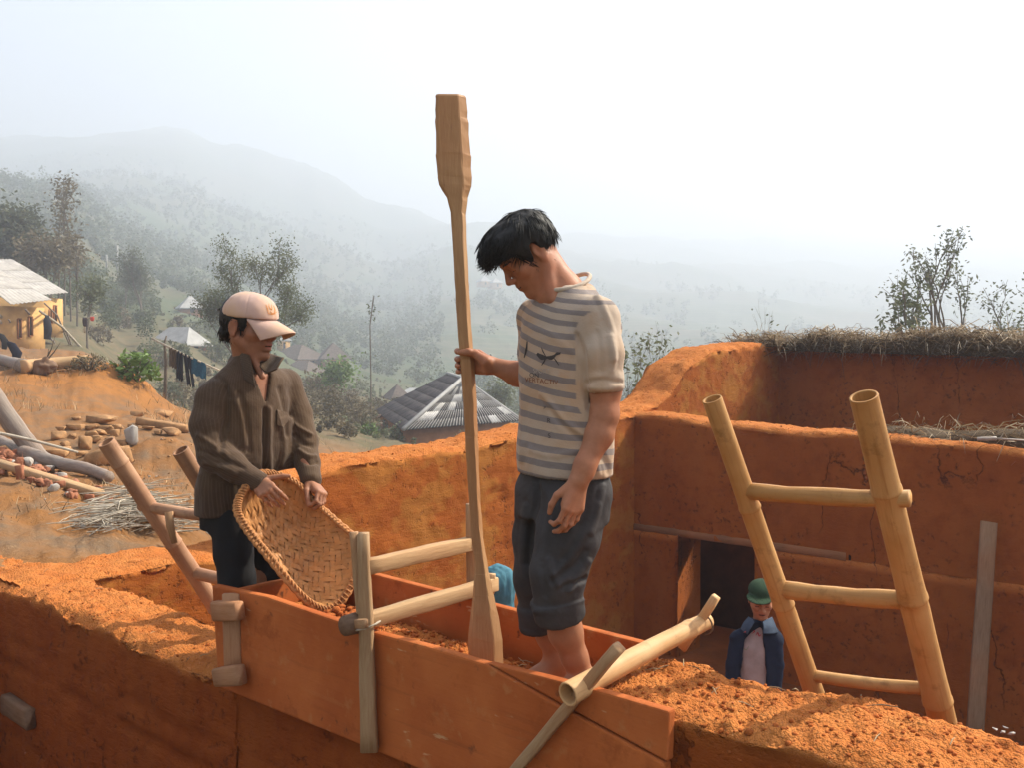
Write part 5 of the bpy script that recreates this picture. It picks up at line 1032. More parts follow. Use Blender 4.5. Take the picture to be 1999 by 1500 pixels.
# upper yard: logs, stump, bundles
log('peeled_log', 'brown peeled log at the left edge before the yellow house', [(-25, 702), (20, 716), (44, 727)], (.16, .15), M_LOG, .14); log('squared_log', 'pale squared log lying across the end of the peeled log', [(44, 728), (100, 722), (172, 716)], (.15, .13), M_PALEWOOD, .13)
q = at_ground(86, 728, 8, 60); b = MB(); b.rock(q+Vector((0, 0, .12)), (.24, .18, .20), 5, 3, .6, 1); st = tag(b.build('root_stump', M_DARKWOOD), 'dark uprooted stump with bare shoots by the logs', 'stump')
b = MB()
for (x, y) in ((108, 655), (118, 668), (95, 680)): e = P(x, y, q.y); b.tube([q+Vector((0, 0, .2)), (q+e)/2+Vector((.04, 0, .12)), e], [.022, .014, .006], 5)
b.build('shoot', M_BARK, st)
for (x, y, lab, h) in ((8, 682, 'black bundle lying at the left edge above the logs', 30), (30, 708, 'dark blue garment slumped over the bank by the logs', 40)):
    q = at_ground(x, y, 8, 60); s = q.y/FPX; b = MB()
    b.tube([q, q+Vector((.06, 0, h*s*.45)), q+Vector((-.10, 0, h*s*.85)), q+Vector((-.22, 0, h*s))], [.10, .15, .12, .05], 9, True, .3); tag(b.build('cloth_bundle', m_plain('dark_cloth_'+str(x), (.012, .013, .022) if x > 20 else (.015, .014, .014), .9, .1)), lab, 'cloth')
# clothes line
YL = 27.0; gl = P(322, 797, YL); t = thing('clothes_line', (gl.x, gl.y, gl.z), 'forked post carrying a slanting pole hung with washing', 'clothes line')
b = MB(); b.tube([P(322, 800, YL), P(323, 740, YL), P(324, 705, YL), P(321, 670, YL), P(325, 655, YL)], [.055, .05, .045, .035, .02], 8); b.build('post', M_BARK, t)
pl0, pl1 = P(296, 660, YL-.05), P(440, 728, YL-.05); b = MB(); b.tube([pl0, pl0.lerp(pl1, .5)+Vector((0, 0, -.03)), pl1], [.03, .026, .022], 8); b.build('pole', M_TWIG, t)
def cloth(label, x0, x1, ylen, mat, split=None, skew=0):
    b = MB(); nx, nz = 11, 14; V = []
    for j in range(nz):
        for i in range(nx):
            x = x0+(x1-x0)*i/(nx-1); yt = 660+(x-296)*(728-660)/144.; ln = ylen*(1+.06*math.sin(i*1.9)); y = yt+ln*j/(nz-1); V.append(P(x+skew*j/(nz-1), y, YL-.08+.05*math.sin(i*1.3+.2*j)+.02*j/nz))
    F = []
    for j in range(nz-1):
        for i in range(nx-1):
            if split and j > nz*.42 and i in split: continue
            F.append((j*nx+i, j*nx+i+1, (j+1)*nx+i+1, (j+1)*nx+i))
    m = len(V); V2 = [v+Vector((0, .025, 0)) for v in V]; b.add(V+V2, F+[tuple(m+k for k in f)[::-1] for f in F]); return tag(b.build('washing', mat), label, 'washing')
cloth('brown cloth nearest the post on the washing pole', 330, 345, 38, m_plain('cloth_brown', (.10, .07, .045), .9, .1)); cloth('long black trousers second from the post on the washing pole', 344, 357, 56, m_plain('cloth_black', (.012, .013, .02), .9, .1))
cloth('black trousers with hanging legs beside the teal cloth', 357, 372, 62, bpy.data.materials['cloth_black'], (5,), 8); cloth('teal cloth hanging nearest the boy on the washing pole', 370, 402, 32, m_plain('cloth_teal', (.015, .075, .125), .9, .1))
# ------------------------------------------------------------------ houses
M_YELLOW = m_plain('ochre_wall', (.55, .32, .125), .95, .1, .15, 2, .3, .02); M_ROOFG = m_plain('fibre_cement', (.40, .37, .34), .85, .2, .22, 1.5, .3, .02); M_MUD = m_plain('mud_wall', (.32, .14, .06), .95, .1, .2, 2, .3)
M_ROOFD = m_plain('dark_thatch', (.11, .085, .07), .95, .1, .35, 3, .5, .03); M_HOLE = m_plain('dark_opening', (.02, .014, .01), .9, .1); M_ROOFW = m_plain('pale_roof', (.34, .33, .315), .8, .2, .2, 1.2, .3)
def sheet_roof(name, e0, e1, r0, r1, mat, parent, amp=.03, pitch=.22, rows=3, rndf=None):
    # corrugated sheets between eave e0-e1 and ridge r0-r1, in overlapping rows
    e0, e1, r0, r1 = map(Vector, (e0, e1, r0, r1)); L = max((e1-e0).length, (r1-r0).length); n = max(4, int(L/pitch)); nx = n*4; nrm = (e1-e0).cross(r0-e0)
    if nrm.length < 1e-6: nrm = (e1-e0).cross(r1-e0)
    nrm.normalize(); nrm = nrm if nrm.z > 0 else -nrm; b = MB()
    for k in range(rows):
        V = []; A = []
        for t in (k/rows-.012 if k else 0, (k+1)/rows):
            for i in range(nx+1):
                s = i/nx; q = e0.lerp(e1, s).lerp(r0.lerp(r1, s), t); V.append(q+nrm*(amp*math.sin(2*math.pi*i/4.0)+(.05 if (k and t < (k+.5)/rows) else .02))); A.append((.15+.85*(math.sin(2*math.pi*i/4.0) < -.3)*.0) if rndf is None else rndf(s, k, i))
        m = len(V); b.add(V+[v-nrm*.03 for v in V], [(i, i+1, nx+2+i, nx+1+i) for i in range(nx)]+[(m+i, m+nx+1+i, m+nx+2+i, m+i+1) for i in range(nx)]+[(i, m+i, m+i+1, i+1) for i in range(nx)], A+A)
    return b.build(name, mat, parent, smooth=False)
def prism(b, ring, z0, z1):
    n = len(ring); V = [Vector((p[0], p[1], z0)) for p in ring]+[Vector((p[0], p[1], z1)) for p in ring]; b.add(V, [(i, (i+1) % n, n+(i+1) % n, n+i) for i in range(n)]+[tuple(range(n))[::-1], tuple(range(n, 2*n))])
def box_at(b, c, ax, ay, hx, hy, hz):
    V = [c+ax*(sx*hx)+ay*(sy*hy)+Vector((0, 0, sz*hz)) for sz in (-1, 1) for sy in (-1, 1) for sx in (-1, 1)]; b.add(V, [(0, 2, 3, 1), (4, 5, 7, 6), (0, 1, 5, 4), (2, 6, 7, 3), (0, 4, 6, 2), (1, 3, 7, 5)])
def yellow_house(label, wl, wr, eav, rid, holes, name='yellow_house'):
    A_, B_ = P(*wl), P(*wr); z0 = min(A_.z, B_.z)-.5; t = thing(name, ((A_.x+B_.x)/2, (A_.y+B_.y)/2, z0), label, 'house'); d = (B_-A_); d.z = 0; d.normalize(); n = Vector((-d.y, d.x, 0)); n = n if n.y > 0 else -n
    e0, e1, r0, r1 = [P(*q) for q in eav+rid]; dep = 5.5; b = MB(); ztop = min(e0.z, e1.z)-.02; prism(b, [A_, B_, B_+n*dep, A_+n*dep], z0, ztop); b.build('wall', M_YELLOW, t, smooth=False)
    sheet_roof('roof', e0, e1, r0, r1, M_ROOFG, t, .028, .25, 3); bk = (r0-e0); f0 = r0+Vector((bk.x, bk.y, -bk.z*.8)); f1 = r1+Vector((bk.x, bk.y, -bk.z*.8)); sheet_roof('roof', f1, f0, r1, r0, M_ROOFG, t, .028, .3, 2)
    b = MB(); b.add([A_+Vector((0, 0, ztop-A_.z)), B_+Vector((0, 0, ztop-B_.z)), (r0+r1)/2], [(0, 1, 2)])
    for (x0, y0, x1, y1, nm) in holes:
        def onwall(x, y):
            r = ray(x, y); k = ((A_-CAM).dot(n))/r.dot(n); return CAM+r*k-n*.02
        q = [onwall(x0, y0), onwall(x1, y0), onwall(x1, y1), onwall(x0, y1)]; b = MB(); b.add(q+[v+n*.1 for v in q], [(0, 1, 2, 3), (4, 7, 6, 5), (0, 4, 5, 1), (1, 5, 6, 2), (2, 6, 7, 3), (3, 7, 4, 0)]); w = b.build(nm, M_HOLE, t, smooth=False); b = MB()
        for i in range(4): b.beam(q[i]-n*.02, q[(i+1) % 4]-n*.02, .09, .06)
        b.build('frame', M_MUD, w, smooth=False)
    return t
yellow_house('nearer yellow house with pale sheet roof behind the leaning poles', (11, 668, 45), (88, 664, 47), [(21, 594, 44.2), (101, 585, 46.6)], [(-95, 500, 47.5), (-8, 523, 50)], [(55, 618, 62, 656, 'window'), (34, 622, 40, 660, 'door')])
yellow_house('farther yellow house with pale sheet roof partly behind its neighbour', (84, 640, 54), (123, 630, 56), [(62, 577, 53.2), (133, 571, 55.6)], [(-42, 506, 57), (23, 506, 59)], [(104, 596, 109, 628, 'window'), (95, 604, 100, 632, 'door')])
for i, (x0, y0, x1, y1, w) in enumerate(((50, 604, 108, 668, .11), (78, 607, 162, 664, .14), (87, 592, 136, 636, .09), (-4, 612, 66, 678, .16), (17, 624, 52, 670, .10), (0, 626, 20, 668, .14), (120, 630, 140, 664, .08))):
    q = at_ground(x1, y1, 20, 60); b = MB(); b.tube([q-Vector((0, 0, .1)), P((x0+x1)/2, (y0+y1)/2+1, (q.y+44.5)/2), P(x0, y0, min(44.5, q.y+3) if i != 6 else q.y)], [w*.55, w*.5, w*.42], 7); tag(b.build('prop_pole', M_TWIG if i % 2 else M_LOG), ['bare pole leaning to the window of the nearer yellow house', 'thick long pole slanting right from the eave of the nearer yellow house', 'thin pole leaning at the corner of the farther yellow house', 'thick pole slanting in from the left edge before the yellow house', 'short pole leaning beside the door of the yellow house', 'dark post at the far left edge by the house corner', 'thin stick right of all the leaning poles'][i], 'pole', 'poles propped against the yellow houses')
q = P(92, 662, 45.5); b = MB(); b.tube([q, q+Vector((.05, 0, .5)), q+Vector((0, 0, .9)), q+Vector((.02, 0, 1.15))], [.16, .2, .17, .07], 8); tag(b.build('hanging_coat', m_plain('coat_dark', (.02, .02, .028), .9, .1)), 'dark coat hanging at the corner of the nearer yellow house', 'coat')
b = MB(); q0, q1 = P(160, 626, 48), P(188, 613, 48); b.tube([q0, q1], .03, 6); b.tube([P(165, 650, 48), P(166, 622, 48)], .05, 6); ln = b.build('drying_pole', M_TWIG); tag(ln, 'small drying pole on a post right of the yellow houses', 'pole')
for (x, y, w, h, c, lb) in ((180, 622, 8, 10, (.5, .06, .04), 'small red cloth at the end of the drying pole'), (166, 628, 10, 20, (.05, .035, .04), 'small dark cloth by the post of the drying pole')):
    b = MB(); c0 = P(x, y, 47.9); s = 48/FPX; b.rock(c0, (w*s/2, .06, h*s/2), x, 2, .3, 1, .3, .6); tag(b.build('hung_cloth', m_plain('cloth_%d' % x, c, .9, .1)), lb, 'cloth')
def hut(name, label, cx, ybase, Y, w, hw, hr, mats, ov=.12, ratio=1.2, rz=.5, ridge=.45):
    # hipped hut: w metres wide, wall height hw, roof height hr
    c = P(cx, ybase, Y); t = thing(name, tuple(c), label, 'house'); ca, sa = math.cos(rz), math.sin(rz); X = Vector((ca, sa, 0)); Yv = Vector((-sa, ca, 0)); a, d = w/2, w*ratio/2
    ring = [c+X*sx*a+Yv*sy*d for sx, sy in ((-1, -1), (1, -1), (1, 1), (-1, 1))]; b = MB(); prism(b, ring, c.z-1.2, c.z+hw); b.build('wall', mats[0], t, smooth=False)
    e = [c+X*sx*a*(1+2*ov)+Yv*sy*d*(1+2*ov)+Vector((0, 0, hw-.15)) for sx, sy in ((-1, -1), (1, -1), (1, 1), (-1, 1))]; r = [c-Yv*d*ridge+Vector((0, 0, hw+hr)), c+Yv*d*ridge+Vector((0, 0, hw+hr))]; b = MB()
    V = e+[v-Vector((0, 0, .18)) for v in e]+r; b.add(V, [(0, 1, 8), (1, 2, 9, 8), (2, 3, 9), (3, 0, 8, 9), (0, 4, 5, 1), (1, 5, 6, 2), (2, 6, 7, 3), (3, 7, 4, 0), (4, 7, 6, 5)]); b.build('roof', mats[1], t, smooth=False)
    fa = -Yv if -Yv.y < X.y else -X; b = MB(); f0 = c+fa*(d if abs(fa.dot(Yv)) > .5 else a)*1.01; sd = Vector((-fa.y, fa.x, 0)); box_at(b, f0+Vector((0, 0, hw*.35)), sd, fa, w*.09, .04, hw*.35); b.build('door', M_HOLE, t, smooth=False); return t
hut('hut', 'pale roofed hut left of the round leafy tree', 371, 611, 170, 3.6, 1.0, 2.2, (M_MUD, M_ROOFW), ridge=.15); hut('hut', 'low white roofed hut behind the washing line', 350, 690, 100, 3.0, 1.1, 1.7, (M_MUD, M_ROOFW), ratio=1.6, rz=1.1, ridge=.6)
hut('hut', 'grey roofed yellow hut just right of the boy', 582, 716, 165, 6.0, 1.5, 2.4, (M_YELLOW, M_ROOFD), rz=.9, ridge=.3); hut('hut', 'lower grey roofed hut below the yellow hut', 592, 742, 150, 5.0, 1.2, 1.9, (M_MUD, M_ROOFD), rz=1.0, ridge=.4); hut('hut', 'brown thatched hut with orange wall right of the yellow hut', 650, 717, 165, 4.4, 1.7, 2.6, (M_MUD, M_ROOFD), rz=.35, ridge=.2)
hut('hut', 'small grey pyramid roofed hut left of the striped roof', 775, 786, 110, 2.2, .6, 1.5, (M_MUD, M_ROOFD), rz=.5, ridge=.1); hut('shed', 'low shed with white sheet roof beside the pyramid hut', 815, 775, 120, 2.4, .6, .5, (M_MUD, M_ROOFW), rz=1.2, ridge=.8)
hut('hut', 'left one of the two tiny white roofed huts across the valley', 944, 556, 560, 6, 2.2, 3.2, (M_YELLOW, M_ROOFW), rz=.4, ridge=.2); hut('hut', 'right one of the two tiny white roofed huts across the valley', 966, 560, 560, 6, 2.5, 2.8, (M_YELLOW, M_ROOFW), rz=.5, ridge=.2); hut('hut', 'tiny yellow walled hut behind the face of the boy', 553, 680, 170, 2.0, 1.6, 1.0, (M_YELLOW, M_ROOFW), rz=.4)
# house with striped corrugated gable behind the wall
A1, A2 = P(903, 741, 53), P(873, 731, 61); B1, C1, D1 = P(787, 841, 46.3), P(1018, 822, 52.3), P(730, 803, 61); hs = thing('striped_house', tuple(((B1+C1)/2)+Vector((0, 3, -2.2))), 'house with light and shade striped sheet roof beyond the side wall', 'house')
def m_stripe():
    g = G('shade_striped_sheets'); a = g.attr('rnd'); n = g.noise(2.5, 4); c = g.ramp(a, [(0, (.03, .027, .026)), (.35, (.075, .068, .064)), (.5, (.30, .285, .27)), (.75, (.60, .58, .56)), (1, (.62, .6, .57))]); c = g.mix(g.ramp(n, [(.4, 0), (.7, .4)]), c, (.14, .12, .10)); return g.fin(c, .8, None, .25)
M_STRIPE = m_stripe(); PATCH = {}
def srnd(s, k, i):
    kk = (int(s*11), k); PATCH.setdefault(kk, random.random()); ph = math.sin(2*math.pi*i/4.0); w = PATCH[kk]
    return (.95 if ph > -.5 else .7) if w > .66 else (.66 if ph > .2 else .12 if ph > -.5 else .0)  # shade painted into the valleys, light on the ridges; some panels plain pale
sheet_roof('roof', B1, C1, A1-Vector((.02, 0, 0)), A1+Vector((.02, 0, 0)), M_STRIPE, hs, .05, .21, 6, srnd)
random.seed(11); sheet_roof('roof', D1, B1, A2, A1, m_plain('bark_shingles', (.105, .09, .085), .95, .1, .5, 1.6, .5, .05), hs, .02, .35, 7, lambda s, k, i: random.random()); E1 = C1+(A2-A1)*1.4; sheet_roof('roof', C1, E1, A1, A2, M_STRIPE, hs, .04, .3, 4, srnd)
b = MB(); b.tube([B1+Vector((0, 0, .05)), B1.lerp(A1, .5)+Vector((0, 0, .08)), A1+Vector((0, 0, .08)), A2+Vector((0, 0, .08))], .11, 6); b.tube([C1+Vector((0, 0, .05)), A1+Vector((0, 0, .08))], .09, 6); b.build('ridge_cap', M_ROOFW, hs)
cc = (B1+C1+D1)/3; b = MB(); prism(b, [B1.lerp(cc, .12), C1.lerp(cc, .12), C1.lerp(cc, .1)+(D1-B1)*.8, D1.lerp(cc, .12)], -5.5, B1.z-.05); b.build('wall', M_MUD, hs, smooth=False)
for (x0, y0, x1, y1) in ((744, 812, 718, 830), (748, 822, 752, 850)): b = MB(); b.tube([P(x0, y0, 57), P(x1, y1, 57.5)], .09, 6); b.build('rafter', M_DARKWOOD, hs)
# ------------------------------------------------------------------ trees, bushes, far forest
def leaf_quads(C, size, N=None, asp=.5, droop=.0):
    n = len(C); a = RNG.normal(size=(n, 3)); a[:, 2] *= .6; a /= np.linalg.norm(a, axis=1, keepdims=True); b = RNG.normal(size=(n, 3)); b -= a*(a*b).sum(1, keepdims=True); b /= np.linalg.norm(b, axis=1, keepdims=True); a[:, 2] -= droop
    s = (np.asarray(size)*RNG.uniform(.6, 1.3, n))[:, None]; V = np.stack([C-a*s*.5, C+b*s*asp*.5, C+a*s*.5, C-b*s*asp*.5], 1).reshape(-1, 3); return V, np.arange(4*n).reshape(-1, 4)
def grow(base, d, L, r, depth, spread, tw, segs, tips, up=.1, ratio=.72, nb=(2, 3)):
    pts = [Vector(base)]; dd = Vector(d).normalized(); n = 4
    for i in range(n): dd = (dd+Vector((random.gauss(0, tw), random.gauss(0, tw), random.gauss(0, tw)+up*.25))).normalized(); pts.append(pts[-1]+dd*L/n)
    segs.append((pts, [r*(1-.42*i/n) for i in range(n+1)]))
    if depth <= 1: tips += [(p, dd) for p in pts[1:]]
    if depth <= 0: return
    for k in range(random.randint(*nb)):
        f, a, b = frame_of(dd); t = random.uniform(0, 2*math.pi); s = random.uniform(.5, 1.0)*spread; q = pts[random.choice((2, 3, 4, 4))]
        grow(q, f*math.cos(s)+(a*math.cos(t)+b*math.sin(t))*math.sin(s)+Vector((0, 0, up)), L*ratio*random.uniform(.8, 1.1), r*.58, depth-1, spread, tw, segs, tips, up, ratio, nb)
def tree(name, label, base, H, leaf, nleaf, lsize, cat='tree', group=None, trunk=.35, depth=4, spread=.75, tw=.08, scatter=.35, seed=1, lean=(0, 0), r=None, mat=None, bark=None, nb=(2, 3), up=.12, sh=(1, 1), asp=.5, ratio=.72):
    random.seed(seed); global RNG; keep = RNG; RNG = np.random.default_rng(seed); base = Vector(base); t = thing(name, tuple(base), label, cat, group); segs, tips = [], []; r = r or H*.018
    grow(base-Vector((0, 0, .2)), (lean[0], lean[1], 1), H*trunk, r, depth, spread, tw, segs, tips, up, ratio, nb)
    zs = max(p.z for s, _ in segs for p in s)-base.z; k = H/max(zs, .1); f = lambda p: Vector((base.x+(p.x-base.x)*k*sh[0], base.y+(p.y-base.y)*k*sh[0], base.z+(p.z-base.z)*k))
    b = MB()
    for pts, rad in segs: b.tube([f(p) for p in pts], rad, 6 if rad[0] > r*.3 else 4, False, random.random()*.5)
    b.build('trunk', bark or M_BARK, t)
    if nleaf:
        T = np.array([tuple(f(p)) for p, _ in tips]); C = T[RNG.integers(0, len(T), nleaf)]+RNG.normal(size=(nleaf, 3))*scatter*np.array([1, 1, .8]); V, F = leaf_quads(C, lsize, asp=asp, droop=.25); A = np.clip(RNG.uniform(0, 1, nleaf)*.5+.5*np.clip(.5+fbm(C, 1.2/max(H*.12, .2), 2, seed), 0, 1), 0, 1).repeat(4); obj('crown', V, F, leaf, t, False, {'rnd': A})
    RNG = keep; return t
def gbase(px, Y, dz=0): x = (px-999.5)/FPX*Y; return Vector((x, Y, gz(x, Y)+dz))
def htop(px, py, Y): return P(px, py, Y).z
def tree_px(name, label, px, ytop, Y, **k): b = gbase(px, Y); return tree(name, label, b, htop(px, ytop, Y)-b.z, **k)
tree_px('leafy_tree', 'round loose olive tree rising behind the cap of the boy', 500, 466, 52, leaf=M_LEAF, nleaf=14000, lsize=.135, seed=5, scatter=.32, depth=5, trunk=.34, spread=.66, sh=(.66, 1), asp=.55)
tree_px('slender_tree', 'slender forked tree left of the pair above the thatched wall', 1838, 448, 30, leaf=M_LEAFD, nleaf=1250, lsize=.135, seed=23, scatter=.16, depth=5, trunk=.40, spread=.55, sh=(.75, 1), lean=(-.03, 0))
tree_px('slender_tree', 'sparse wide forked tree at the right edge above the thatch', 1940, 505, 30, leaf=M_LEAFD, nleaf=1250, lsize=.125, seed=31, scatter=.16, depth=5, trunk=.36, spread=.7, sh=(.95, 1))
tree_px('leafy_bush', 'leafy bush at the foot of the left slender tree above the thatch', 1800, 555, 29, leaf=M_LEAF, nleaf=520, lsize=.20, seed=37, scatter=.22, depth=4, trunk=.45, spread=.5, sh=(.42, 1), cat='bush')
tree_px('leafy_bush', 'thin leafy bush at the right edge just above the thatch', 1935, 600, 29.5, leaf=M_LEAF, nleaf=420, lsize=.15, seed=39, scatter=.25, depth=4, trunk=.45, spread=.6, sh=(.5, 1), cat='bush')
tree_px('bare_shrub', 'sparse shrub with thin twigs between the man and the stepped wall', 1268, 626, 19, leaf=M_LEAF, nleaf=420, lsize=.11, seed=44, scatter=.10, depth=5, trunk=.34, spread=.66, sh=(.62, 1), cat='shrub', r=.035)
tree_px('bare_shrub', 'bare twiggy branch sticking up left of the thatched wall end', 1505, 582, 17, leaf=M_LEAF, nleaf=60, lsize=.08, seed=52, scatter=.06, depth=5, trunk=.45, spread=.5, sh=(.5, 1), cat='shrub', r=.022, lean=(-.35, 0))
lt = [(18, 400, 80, 3000, 71, 'dense dark tree at the left edge above the yellow house roof'), (62, 412, 82, 2600, 72, 'dark bushy tree second from the left above the yellow roof'), (104, 470, 78, 1800, 73, 'olive tree above the farther yellow roof'), (-30, 430, 84, 2000, 74, 'dark tree cut by the left edge of the view')]
for (x, y, Y, n, s, lb) in lt: tree_px('dense_tree', lb, x, y, Y, leaf=M_LEAFD if s != 73 else M_LEAFB, nleaf=n, lsize=.42, seed=s, scatter=.75, depth=5, trunk=.30, spread=.65, sh=(.62, 1), group='trees above the yellow houses')
for (x, y, Y, n, s, lb, lf) in ((280, 487, 115, 1700, 81, 'dark upright tree on the mid slope left of the round tree', M_LEAFD), (245, 520, 120, 700, 82, 'small dark tree beside the upright tree on the mid slope', M_LEAFD), (172, 540, 62, 900, 83, 'thin tree right of the farther yellow house', M_LEAF), (655, 712, 75, 1100, 84, 'light green tree below the thatched brown hut', M_LEAFG), (968, 752, 72, 700, 85, 'small yellowish tree behind the striped roof', M_LEAF), (620, 742, 80, 600, 86, 'pale bush in front of the grey huts', M_LEAFB)):
    tree_px('hillside_tree', lb, x, y, Y, leaf=lf, nleaf=n, lsize=.38 if Y > 70 else .25, seed=s, scatter=.6 if Y > 70 else .4, depth=4, trunk=.34, spread=.6, sh=(.55, 1))
for (x, y, Y, s, lb) in ((128, 345, 84, 91, 'tallest thin bamboo culm above the yellow houses'), (140, 372, 83, 92, 'second tall bamboo culm beside the tallest'), (152, 462, 80, 93, 'arching bamboo clump right of the tall culms'), (118, 400, 86, 94, 'straight pale culm left of the tallest bamboo'), (724, 577, 62, 95, 'lone tall thin culm with few leaf tufts beside the striped roof')):
    tree_px('bamboo', lb, x, y, Y, leaf=M_LEAFB if s != 95 else M_LEAF, nleaf=420 if s != 95 else 60, lsize=.34 if s != 95 else .22, seed=s, scatter=.55 if s != 95 else .2, depth=2 if s != 95 else 1, trunk=.75, spread=.5, tw=.03, sh=(.45 if s != 95 else .8, 1), cat='bamboo', r=.09 if s != 95 else .055, ratio=.3)
for (x, y0, y1, Y) in ((208, 497, 515, 170), (229, 478, 520, 170), (57, 445, 470, 110)):
    b = MB(); b.tube([P(x, y1+14, Y), P(x, y0, Y)], .16, 5); tag(b.build('pale_pole', M_ROOFW), {208: 'shorter white pole on the misty slope', 229: 'taller white pole on the misty slope', 57: 'pale bare trunk among the dark trees at left'}[x], 'pole')
def bush(name, label, px, py, Y, w, h, leaf, n, ls, seed=1, asp=.45, group=None):
    c = at_ground(px, py, Y*.6, Y*1.6); s = c.y/FPX; rx, rz = w*s/2, h*s; rg = np.random.default_rng(seed); q = rg.normal(size=(n, 3)); q /= np.linalg.norm(q, axis=1, keepdims=True); q *= rg.uniform(.45, 1, n)[:, None]**.6; q[:, 2] = np.abs(q[:, 2]); q *= (1+.35*fbm(q, 2.2, 3, seed))[:, None]; C = np.array(c)+q*np.array([rx, rx*.8, rz]); t = thing(name, tuple(c), label, 'bush', group)
    V, F = leaf_quads(C, ls*s, asp=asp, droop=.2); obj('foliage', V, F, leaf, t, False, {'rnd': np.clip(rg.uniform(0, 1, n)*.6+.4*(q[:, 2]), 0, 1).repeat(4)}); b = MB()
    for k in range(7): a = k*.9; b.tube([Vector(c)-Vector((0, 0, .1)), Vector(c)+Vector((math.cos(a)*rx*.35, math.sin(a)*rx*.3, rz*.45)), Vector(c)+Vector((math.cos(a)*rx*.7, math.sin(a)*rx*.6, rz*.75))], [.03, .02, .008], 4)
    b.build('stem', M_BARK, t); return t
BU = [('broad leaved bright green bush below the mound', 265, 742, 34, 95, 58, M_LEAFG, 420, 15, 1), ('olive bush left of the white roofed hut', 300, 690, 50, 80, 52, M_LEAF, 600, 9, 2), ('bush in front of the white roofed hut', 352, 702, 60, 50, 36, M_LEAF, 400, 8, 3), ('brown dry bush on the bank left of the green bush', 175, 722, 32, 80, 32, M_LEAFB, 500, 7, 4), ('dark low bush under the washing', 330, 765, 36, 70, 50, M_LEAFD, 500, 8, 5), ('brown scrub bush right of the yellow houses', 190, 668, 52, 60, 40, M_LEAFB, 450, 8, 6), ('scrub bush beside the left eave of the striped roof', 700, 838, 42, 90, 60, M_LEAFB, 650, 7, 7), ('green brown bush between the boy and the striped roof', 640, 806, 40, 80, 55, M_LEAFB, 600, 7, 8), ('low green plant at the corner of the striped house', 722, 852, 42, 40, 26, M_LEAFG, 180, 9, 9), ('small bush under the left eave of the striped roof', 782, 858, 44, 50, 32, M_LEAF, 260, 8, 10), ('dry bush on the far terrace above the huts', 230, 640, 70, 60, 40, M_LEAFB, 400, 7, 11), ('olive bush right of the washing pole', 420, 700, 60, 70, 50, M_LEAF, 450, 8, 12), ('low dark bush on the slope behind the washing', 385, 650, 95, 70, 30, M_LEAFD, 400, 6, 13), ('dry shrub beside the elbow of the boy', 615, 780, 48, 60, 50, M_LEAFB, 420, 7, 14), ('green shrub right of the brown hut', 700, 770, 70, 60, 36, M_LEAF, 350, 7, 15)]
for (lb, x, y, Y, w, h, lf, n, ls, s) in BU: bush('bush', lb, x, y, Y, w, h, lf, n, ls, s)
# far forest, one mass on the slopes
def forest(name, n, dmin, dmax, hmin, hmax, nl, mat, pxr=(-60, 2060), seed=3, dens=None, lpx=.0030, thr=-.10):
    rg = np.random.default_rng(seed); D = np.exp(rg.uniform(math.log(dmin), math.log(dmax), n)); px = rg.uniform(*pxr, n); X = (px-999.5)/FPX*D; m = fbm(np.stack([X, D, X*0], 1), 1/45., 3, seed)+rg.uniform(-.25, .25, n) > thr
    if dens is not None: m &= dens(px, D)
    X, D = X[m], D[m]; Z = ground_z(X, D, False); n = len(X); H = rg.uniform(hmin, hmax, n)*(1+.5*(rg.random(n) < .12)); C = np.stack([X, D, Z], 1).repeat(nl, 0); q = rg.normal(size=(n*nl, 3)); q /= np.linalg.norm(q, axis=1, keepdims=True); q *= rg.uniform(.3, 1, n*nl)[:, None]; Hh = H.repeat(nl); tall = rg.uniform(.7, 1.5, n).repeat(nl)
    q *= (1+.4*vnoise(q*2.5+X.repeat(nl)[:, None], 5))[:, None]; C = C+q*np.stack([Hh*.30, Hh*.30, Hh*.36*tall], 1); C[:, 2] += Hh*.45*tall; global RNG; keep = RNG; RNG = rg; V, F = leaf_quads(C, np.minimum(Hh*.26, D.repeat(nl)*lpx+.03), asp=.7); RNG = keep; col = np.clip(rg.uniform(.1, .8, n).repeat(nl)+rg.uniform(-.2, .2, n*nl), 0, 1); obj(name, V, F, mat, None, False, {'rnd': col.repeat(4)}, recenter=False)['kind'] = 'stuff'
open_ = lambda px, D: ~((px > 860) & (D > 200) & (fbm(np.stack([px/60, np.log(D)*9, px*0], 1), 1, 2, 4) > -.25)) & ~((px > 700) & (px < 1040) & (D < 66))
clear_ = lambda px, D: ((px > 525) & (px < 850) & (D < 175)) | ((px > 310) & (px < 410) & (D < 178))
forest('forest', 9500, 250, 1000, 3.5, 7.0, 26, M_FOREST, seed=3, dens=open_, thr=-.3); forest('forest', 2600, 125, 260, 2.6, 5.0, 70, M_FOREST, seed=13, dens=lambda px, D: open_(px, D) & ~clear_(px, D), thr=-.25)
forest('forest', 330, 72, 135, 1.6, 4.2, 420, M_FOREST, seed=14, dens=lambda px, D: open_(px, D) & ~clear_(px, D) & (D > np.where(px < 330, 85, 60)), lpx=.0022)
forest('undergrowth', 420, 38, 80, .5, 1.6, 150, M_LEAFB, (560, 1100), 8, lambda px, D: open_(px, D), .0028, .0)
forest('slope_scrub', 520, 50, 120, .6, 1.9, 120, M_LEAFB, (150, 900), 9, lambda px, D: open_(px, D) & ~((px > 540) & (px < 850) & (D > 85)) & (D > np.where(px < 330, 70, 52)), .0028, .02)
